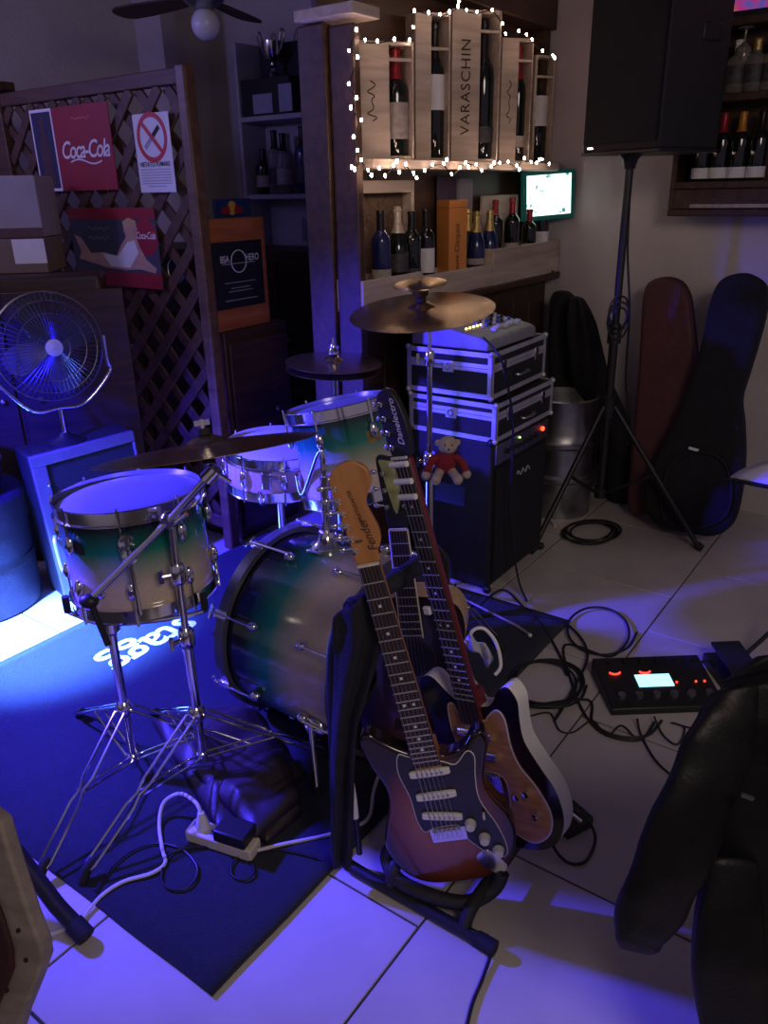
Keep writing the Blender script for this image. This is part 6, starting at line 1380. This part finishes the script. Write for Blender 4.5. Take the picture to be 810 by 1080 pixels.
MB().bx((Ls * 0.36, -0.012, 0.0365), (Ls * 0.42, 0.012, 0.042)).build('switch', mat('blue_switch', (0.05, 0.15, 0.5), 0.4, var=0.05), ps, bevel=0.001)
PSM = chain(ps)
def pw_(x, y, z): return PSM @ Vector((x, y, z))
wp_ = thing('power_plug', 'white plug and lead in the first socket of the power strip', 'plug', pw_(0.03, 0, 0.0375))
MB().lathe([(0.017, 0.0), (0.018, 0.012), (0.013, 0.03), (0.008, 0.05)], 16, tr(pw_(0.03, 0, 0.037))).build('plug_body', m_white, wp_, world=True)
lead = [pw_(0.03, 0, 0.085), G(206, 846, 0.11), G(190, 837, 0.09), G(173, 846, 0.05), G(168, 868, 0.02), G(171, 895, 0.016), G(174, 910, 0.016), G(160, 921, 0.016), G(130, 930, 0.014), G(108, 944, 0.012), G(92, 962, 0.008), G(80, 975, 0.008), G(40, 990, 0.008)]
MB().tube(spline(lead, 6), 0.0048, 8).build('lead', m_wcable, wp_, world=True)
ad = MB().bx((Ls * 0.46, -0.030, 0.037), (Ls * 0.98, 0.034, 0.072)).build('mains_adapter', m_black, bevel=0.005, seg=3); ad.matrix_basis = PSM
tag(ad, 'black mains adapter plugged into the power strip', 'adapter')
l2 = [pw_(Ls + 0.012, 0, 0.018), G(300, 890, 0.015), G(340, 882, 0.013), G(375, 872, 0.013), G(390, 860, 0.02), G(394, 835, 0.03), G(402, 812, 0.05), G(412, 800, 0.06)]
tag(MB().tube(spline(l2, 6), 0.0048, 8).build('power_lead', m_wcable), 'white lead running from the power strip towards the guitar stand', 'cable')
def cable(label, pts, r=0.0035, z=0.014, m=m_cable, k=6, grp=None, name='audio_cable'):
    P = [G(p[0], p[1], p[2] if len(p) > 2 else z) for p in pts]
    return tag(MB().tube(spline(P, k), r, 7).build(name, m), label, 'cable', grp)
cable('thin dark cable curling over the rug in front of the power strip', [(100, 940), (128, 905), (160, 890), (190, 895), (208, 915), (200, 935), (180, 938), (170, 925), (180, 900), (215, 893), (255, 900), (268, 918), (258, 928), (244, 922), (250, 905), (290, 896), (335, 905)], 0.003, 0.016)

# ================================================================ multi-effects pedalboard
pdm = thing('effects_pedalboard', 'black multi-effects pedalboard with lit screen on the floor', 'pedalboard', M=tr(G(648, 755)) @ rotz(math.atan2((G(752, 751) - G(648, 755)).y, (G(752, 751) - G(648, 755)).x)))
PW_ = (G(765, 751) - G(648, 755)).length; PD = (G(630, 706, 0.03) - G(648, 755)).length
inv_ = chain(pdm).inverted(); bl_ = inv_ @ G(631, 704, 0.05)
sh_ = bl_.x / PD * 0.0
PD = 0.235
sidep = [(0, 0.0), (PD, 0.0), (PD, 0.062), (0.02, 0.030), (0, 0.024)]
MB().prism(sidep, -0.01, PW_, RYZ).build('housing', m_black, pdm, bevel=0.004)
sl2 = math.atan2(0.032, PD - 0.02)
def onp(x, d): return tr(x, 0.02 + d * math.cos(sl2), 0.030 + d * math.sin(sl2) + 0.0006) @ Matrix.Rotation(sl2, 4, 'X')
m_lcd = mat('lit_cyan_screen', (0.4, 0.7, 0.8), 0.4, emit=(0.36, 0.86, 1.0), estr=1.7)
MB().bx((0, 0, 0), (0.115, 0.056, 0.002), onp(PW_ * 0.30, 0.070)).build('screen', m_lcd, pdm)
for i in range(6):
    k_ = MB().lathe([(0.014, 0), (0.012, 0.012), (0, 0.013)], 14, onp(0.035 + i * (PW_ - 0.07) / 5, 0.030)).build('footswitch', m_steel, pdm)
for i in range(6): MB().lathe([(0.009, 0), (0.008, 0.014), (0, 0.015)], 12, onp(0.04 + i * (PW_ - 0.08) / 5, 0.190)).build('knob', m_black, pdm)
m_redg = mat('red_glow', (0.8, 0.1, 0.05), 0.4, emit=(1.0, 0.05, 0.03), estr=2.2)
for x in (0.045, 0.145): MB().tube([onp(x + 0.017 * math.cos(PI + PI * j / 8), 0.140 + 0.009 * math.sin(PI + PI * j / 8)) @ Vector((0, 0, 0.003)) for j in range(9)], 0.0032, 6).build('lit_ring', m_redg, pdm)
for x in (PW_ * 0.66, PW_ * 0.84, PW_ * 0.92): MB().ell((0, 0, 0.002), 0.004, 8, onp(x, 0.085)).build('indicator', m_redg, pdm)
ex = G(800, 712); 
exo = thing('expression_pedal', 'black expression pedal at the right end of the pedalboard', 'pedal', M=tr(G(772, 742)) @ rotz(math.atan2((G(752, 751) - G(648, 755)).y, (G(752, 751) - G(648, 755)).x)))
MB().prism([(0, 0), (0.24, 0), (0.24, 0.04), (0, 0.025)], 0.0, 0.13, RYZ).build('base', m_black, exo, bevel=0.004)
MB().box((0.065, 0.12, 0.062), (0.10, 0.23, 0.012), Matrix.Rotation(R_(6), 4, 'X')).build('treadle', m_rubber, exo, bevel=0.004)

# cables around the pedalboard
C = 'tangled audio cables on the tiles'
def coil(label, cx, cy, rx, ry, turns, name='audio_cable', tail=None, r=0.0045, seed=0, grp=C):
    pts = []
    n = int(turns * 10)
    for i in range(n + 1):
        t_ = i / 10 * 2 * PI; k = 1 + 0.10 * math.sin(i * 0.73 + seed)
        pts.append((cx + rx * k * math.cos(t_) + 3 * math.sin(i * 0.31 + seed), cy + ry * k * math.sin(t_) + 2 * math.cos(i * 0.4 + seed), 0.006 + 0.009 * (i / n) + 0.004 * (i % 3)))
    if tail: pts += tail
    return cable(label, pts, r, 0.006, k=5, grp=grp, name=name)
coil('large flat coil of black cable left of the pedalboard', 575, 722, 38, 24, 3.3, tail=[(620, 738), (625, 762), (650, 776), (682, 776), (698, 760)], seed=1)
coil('loose single loop of black cable above the coil', 632, 668, 34, 26, 1.2, tail=[(596, 680), (603, 720), (618, 755), (640, 775), (675, 780), (690, 762)], seed=2)
cable('black cable snaking from the amplifier to the coil', [(505, 640), (530, 622), (552, 640), (572, 660), (590, 690), (598, 712)], 0.0045, 0.008, grp=None)
cable('black cable looping beside the rug corner', [(488, 652), (500, 638), (512, 650), (535, 648), (570, 650), (600, 660), (620, 690), (600, 735), (585, 760)], 0.0045, 0.012)
cable('thin black cable curling in front of the pedalboard', [(560, 755), (580, 752), (590, 770), (605, 772), (625, 760), (640, 776), (655, 765), (668, 776)], 0.0028, 0.006)
cable('thin black cable running from the pedalboard towards the jacket', [(672, 758, 0.02), (676, 775), (690, 800), (705, 815), (725, 830)], 0.0035, 0.006)
cable('thin looped cable under the front edge of the pedalboard', [(690, 756, 0.02), (700, 776), (715, 785), (722, 768), (708, 762), (730, 768), (760, 772)], 0.003, 0.006)
cable('black lead behind the pedalboard running to the right', [(735, 700, 0.05), (752, 696, 0.05), (775, 700, 0.045), (800, 706, 0.04), (820, 702, 0.03)], 0.005, 0.02)
coil('black cable coil lying on the tiles beside the keg', 624, 560, 27, 11, 4.2, seed=4, r=0.005, name='coiled_cable', grp=None)
cable('white cable end lying by the keg', [(585, 555), (580, 547), (576, 540), (583, 535)], 0.006, 0.008, m_wcable)
cable('black guitar lead hanging in a loop from the bass', [(598, 850, 0.22), (618, 862, 0.12), (628, 885, 0.01), (618, 908, 0.006), (600, 910, 0.006), (585, 895, 0.02), (578, 870, 0.10)], 0.004)
jk = G(600, 858, 0.05)
jp_ = thing('jack_plug', 'silver jack plug in the side of the bass', 'plug', jk)
MB().tube([D(592, 850, jk.y - 0.03), D(612, 866, jk.y - 0.03)], 0.006, 10).build('barrel', m_chrome, jp_, world=True)
bxk = thing('tuner_pedal', 'small black pedal on the tiles behind the bass', 'pedal', M=tr(G(604, 872)) @ rotz(R_(30)))
MB().bx((-0.045, -0.03, 0), (0.045, 0.05, 0.035)).build('housing', m_black, bxk, bevel=0.006); MB().lathe([(0.010, 0.035), (0.009, 0.045), (0, 0.046)], 12, tr(0, 0.02, 0)).build('footswitch', m_steel, bxk)
# white strap lock and loop on the bass horn
wl = thing('white_strap', 'short white strap loop hooked over the bass horn', 'strap', D(505, 700, 1.52))
MB().tube(spline([D(493, 675, 1.56), D(500, 664, 1.57), D(512, 664, 1.57), D(524, 680, 1.56), D(528, 702, 1.55), D(522, 712, 1.54)], 6), 0.0042, 8).build('loop', m_white, wl, world=True)
mb = MB().grid(lambda a, c: D(490 + 24 * a + 6 * c, 676 + 26 * a - 10 * c + 4 * math.sin(a * 7), 1.56 + 0.012 * math.sin(a * 9 + c * 5)), 12, 6); mb.build('crumpled_end', mat('bluish_white_plastic', (0.5, 0.5, 0.58), 0.4, var=0.15), wl, world=True, solid=0.003)
# thin stick lying on the rug corner
dk = thing('drum_stick', 'thin pale drum stick lying on the rug corner', 'drumstick', G(520, 650, 0.02))
MB().tube([G(486, 630, 0.02), G(545, 660, 0.02), G(558, 669, 0.02)], [0.004, 0.0055, 0.004], 8).build('shaft', mat('pale_stick', (0.35, 0.30, 0.28), 0.5, var=0.1), dk, world=True)
MB().ell((0, 0, 0), 0.008, 10, tr(G(559, 670, 0.02))).build('tip', m_white, dk, world=True)

# ================================================================ jacket on a chair at lower right
YJ = 0.98
jc = D(800, 900, YJ); 
ch = thing('bar_chair', 'black chair under the leather jacket at lower right', 'chair', Vector((jc.x + 0.10, jc.y, 0)))
bx0 = jc.x + 0.10
zj_top = D(790, 715, YJ).z - 0.03
for sx_ in (-0.02, 0.36): MB().tube([(bx0 + sx_, YJ + 0.02, 0.012), (bx0 + sx_, YJ + 0.02, zj_top)], 0.014, 10).build('back_post', m_black, ch, world=True)
for sx_ in (-0.02, 0.36): MB().tube([(bx0 + sx_, YJ - 0.38, 0.012), (bx0 + sx_, YJ - 0.38, 0.44)], 0.014, 10).build('leg', m_black, ch, world=True)
MB().bx((bx0 - 0.035, YJ - 0.40, 0.44), (bx0 + 0.375, YJ + 0.0, 0.475)).build('seat', m_leather, ch, bevel=0.012, seg=3, world=True)
MB().bx((bx0 - 0.02, YJ + 0.008, zj_top - 0.25), (bx0 + 0.36, YJ + 0.030, zj_top - 0.02)).build('backrest', m_black, ch, bevel=0.006, world=True)
jk_ = thing('leather_jacket', 'black leather jacket draped over the chair at lower right', 'jacket', Vector((jc.x, jc.y, 0.2)))
def limb(name, rows, n=24, amp_=0.0035, seed=0.0, flat_=0.62, nf=2):
    vs = []; fs = []
    m_ = len(rows); fine = []
    for i in range(m_ - 1):
        for j in range(5):
            f = j / 5; a, b2 = rows[i], rows[i + 1]; fine.append(tuple(x + (y - x) * f for x, y in zip(a, b2)))
    fine.append(rows[-1])
    for i, (xl, yl, xr, yr, Y) in enumerate(fine):
        a = D(xl, yl, Y); c = D(xr, yr, Y); ctr = (a + c) / 2; ex = (c - a) / 2; ey = (ctr - C0).normalized() * ex.length * flat_
        for j in range(n):
            th = 2 * PI * j / n
            d = ex * math.cos(th) + ey * math.sin(th)
            k = 1 + amp_ / max(ex.length, 0.02) * (1.2 * noise.noise(Vector((math.cos(th) * 1.6, math.sin(th) * 1.6, i * 0.25 + seed))) + 0.5 * math.sin(i * 0.6 + th * nf + seed))
            vs.append(ctr + d * k)
    K = len(fine)
    for i in range(K - 1):
        for j in range(n): fs.append((i * n + j, i * n + (j + 1) % n, (i + 1) * n + (j + 1) % n, (i + 1) * n + j))
    fs += [tuple(range(n)), tuple(range((K - 1) * n, K * n))]
    mb = MB(); mb.add(vs, fs); return mb.build(name, m_leather, jk_, world=True, ang=75, sub=1)
limb('sleeve', [(752, 728, 800, 718, 0.96), (738, 748, 800, 760, 0.94), (722, 775, 792, 800, 0.92), (704, 815, 778, 845, 0.90), (686, 855, 762, 890, 0.885), (668, 900, 742, 935, 0.875), (653, 940, 722, 970, 0.87), (646, 972, 704, 995, 0.87), (648, 990, 695, 1004, 0.87), (656, 1002, 684, 1008, 0.87)], seed=1.3)
limb('jacket_body', [(772, 712, 900, 690, 1.0), (758, 730, 960, 700, 0.985), (748, 770, 1000, 745, 0.97), (742, 830, 1010, 810, 0.965), (738, 900, 1010, 890, 0.96), (734, 960, 1010, 960, 0.955), (730, 1000, 1010, 1020, 0.95), (738, 1050, 1010, 1070, 0.945), (745, 1120, 1010, 1140, 0.94), (760, 1200, 1010, 1220, 0.94)], n=36, amp_=0.006, seed=5.1, flat_=0.30, nf=4)
limb('second_sleeve', [(742, 900, 800, 905, 0.93), (730, 960, 806, 970, 0.90), (728, 1020, 812, 1030, 0.885), (736, 1085, 812, 1090, 0.88), (748, 1130, 805, 1135, 0.88)], seed=7.7)
limb('collar', [(756, 722, 790, 712, 0.955), (775, 708, 830, 702, 0.955), (800, 690, 880, 690, 0.955)], n=18, amp_=0.005, seed=2.2, flat_=0.5)
MB().box((0, 0, 0), (0.020, 0.004, 0.006), tr(D(788, 840, 0.86)) @ Matrix.Rotation(R_(25), 4, 'Y')).build('zip_pull', m_steel, jk_, world=True)

# ================================================================ pale-framed chair at lower left and its black leg
cb2 = thing('framed_chair', 'pale framed chair with dark red padding cut by the left edge', 'chair', D(20, 960, 1.02))
pl_ = [( -90, 850), (-20, 852), (0, 868), (12, 910), (30, 965), (43, 1000), (45, 1014), (38, 1035), (22, 1075), (10, 1120), (-60, 1150), (-120, 1120)]
P3 = [PL(x, y, D(20, 960, 0.98), Vector((0.35, 1, -0.25)).normalized()) for x, y in pl_]
nrm_ = Vector((0.35, 1, -0.25)).normalized()
xa = (Vector((1, 0, 0)) - nrm_ * nrm_.x).normalized(); ya_ = nrm_.cross(xa) * -1
ya_ = (-nrm_).cross(xa)
MC = Matrix((xa, ya_, -nrm_)).transposed().to_4x4(); MC.translation = D(20, 960, 0.98)
ic = MC.inverted(); o2 = [(ic @ q_) for q_ in P3]
m_pale = wood('pale_grey_wood', (0.20, 0.165, 0.13), (0.30, 0.25, 0.20), 0.6)
MB().prism([(q_.x, q_.y) for q_ in o2], -0.03, 0.0, MC).build('frame_panel', m_pale, cb2, bevel=0.006, seg=3, world=True)
pin = [(-90, 900), (-30, 905), (-5, 935), (8, 968), (17, 1000), (18, 1020), (8, 1045), (-6, 1075), (-60, 1100), (-90, 1080)]
o3 = [ic @ PL(x, y, D(20, 960, 0.98), nrm_) for x, y in pin]
MB().prism([(q_.x, q_.y) for q_ in o3], 0.0005, 0.012, MC).build('padding', mat('dark_red_padding', (0.035, 0.006, 0.008), 0.7, var=0.2, vscale=30, bump=0.3, bscale=120), cb2, bevel=0.006, world=True)
for x, y in ((20, 981), (8, 1044), (28, 1012)): MB().lathe([(0.004, 0), (0.004, 0.003), (0, 0.004)], 10, MC @ tr((ic @ PL(x, y, D(20, 960, 0.98), nrm_)) + Vector((0, 0, 0.0)))).build('screw', m_black, cb2, world=True)
MB().tube([D(-60, 1000, 1.06), Vector((D(-60, 1000, 1.06).x, 1.06, 0.02))], 0.016, 10).build('leg', m_pale, cb2, world=True)
bleg = [G(88, 985, 0.022), G(60, 955, 0.06), G(22, 905, 0.14), G(-30, 845, 0.24)]
lo_ = thing('folding_leg', 'black tubular stand leg reaching the floor at lower left', 'stand', G(88, 985))
MB().tube(bleg, 0.019, 12).build('tube', m_black, lo_, world=True)
MB().tube([G(91, 988, 0.021), G(78, 974, 0.036)], 0.0225, 12).build('rubber_foot', m_rubber, lo_, world=True)
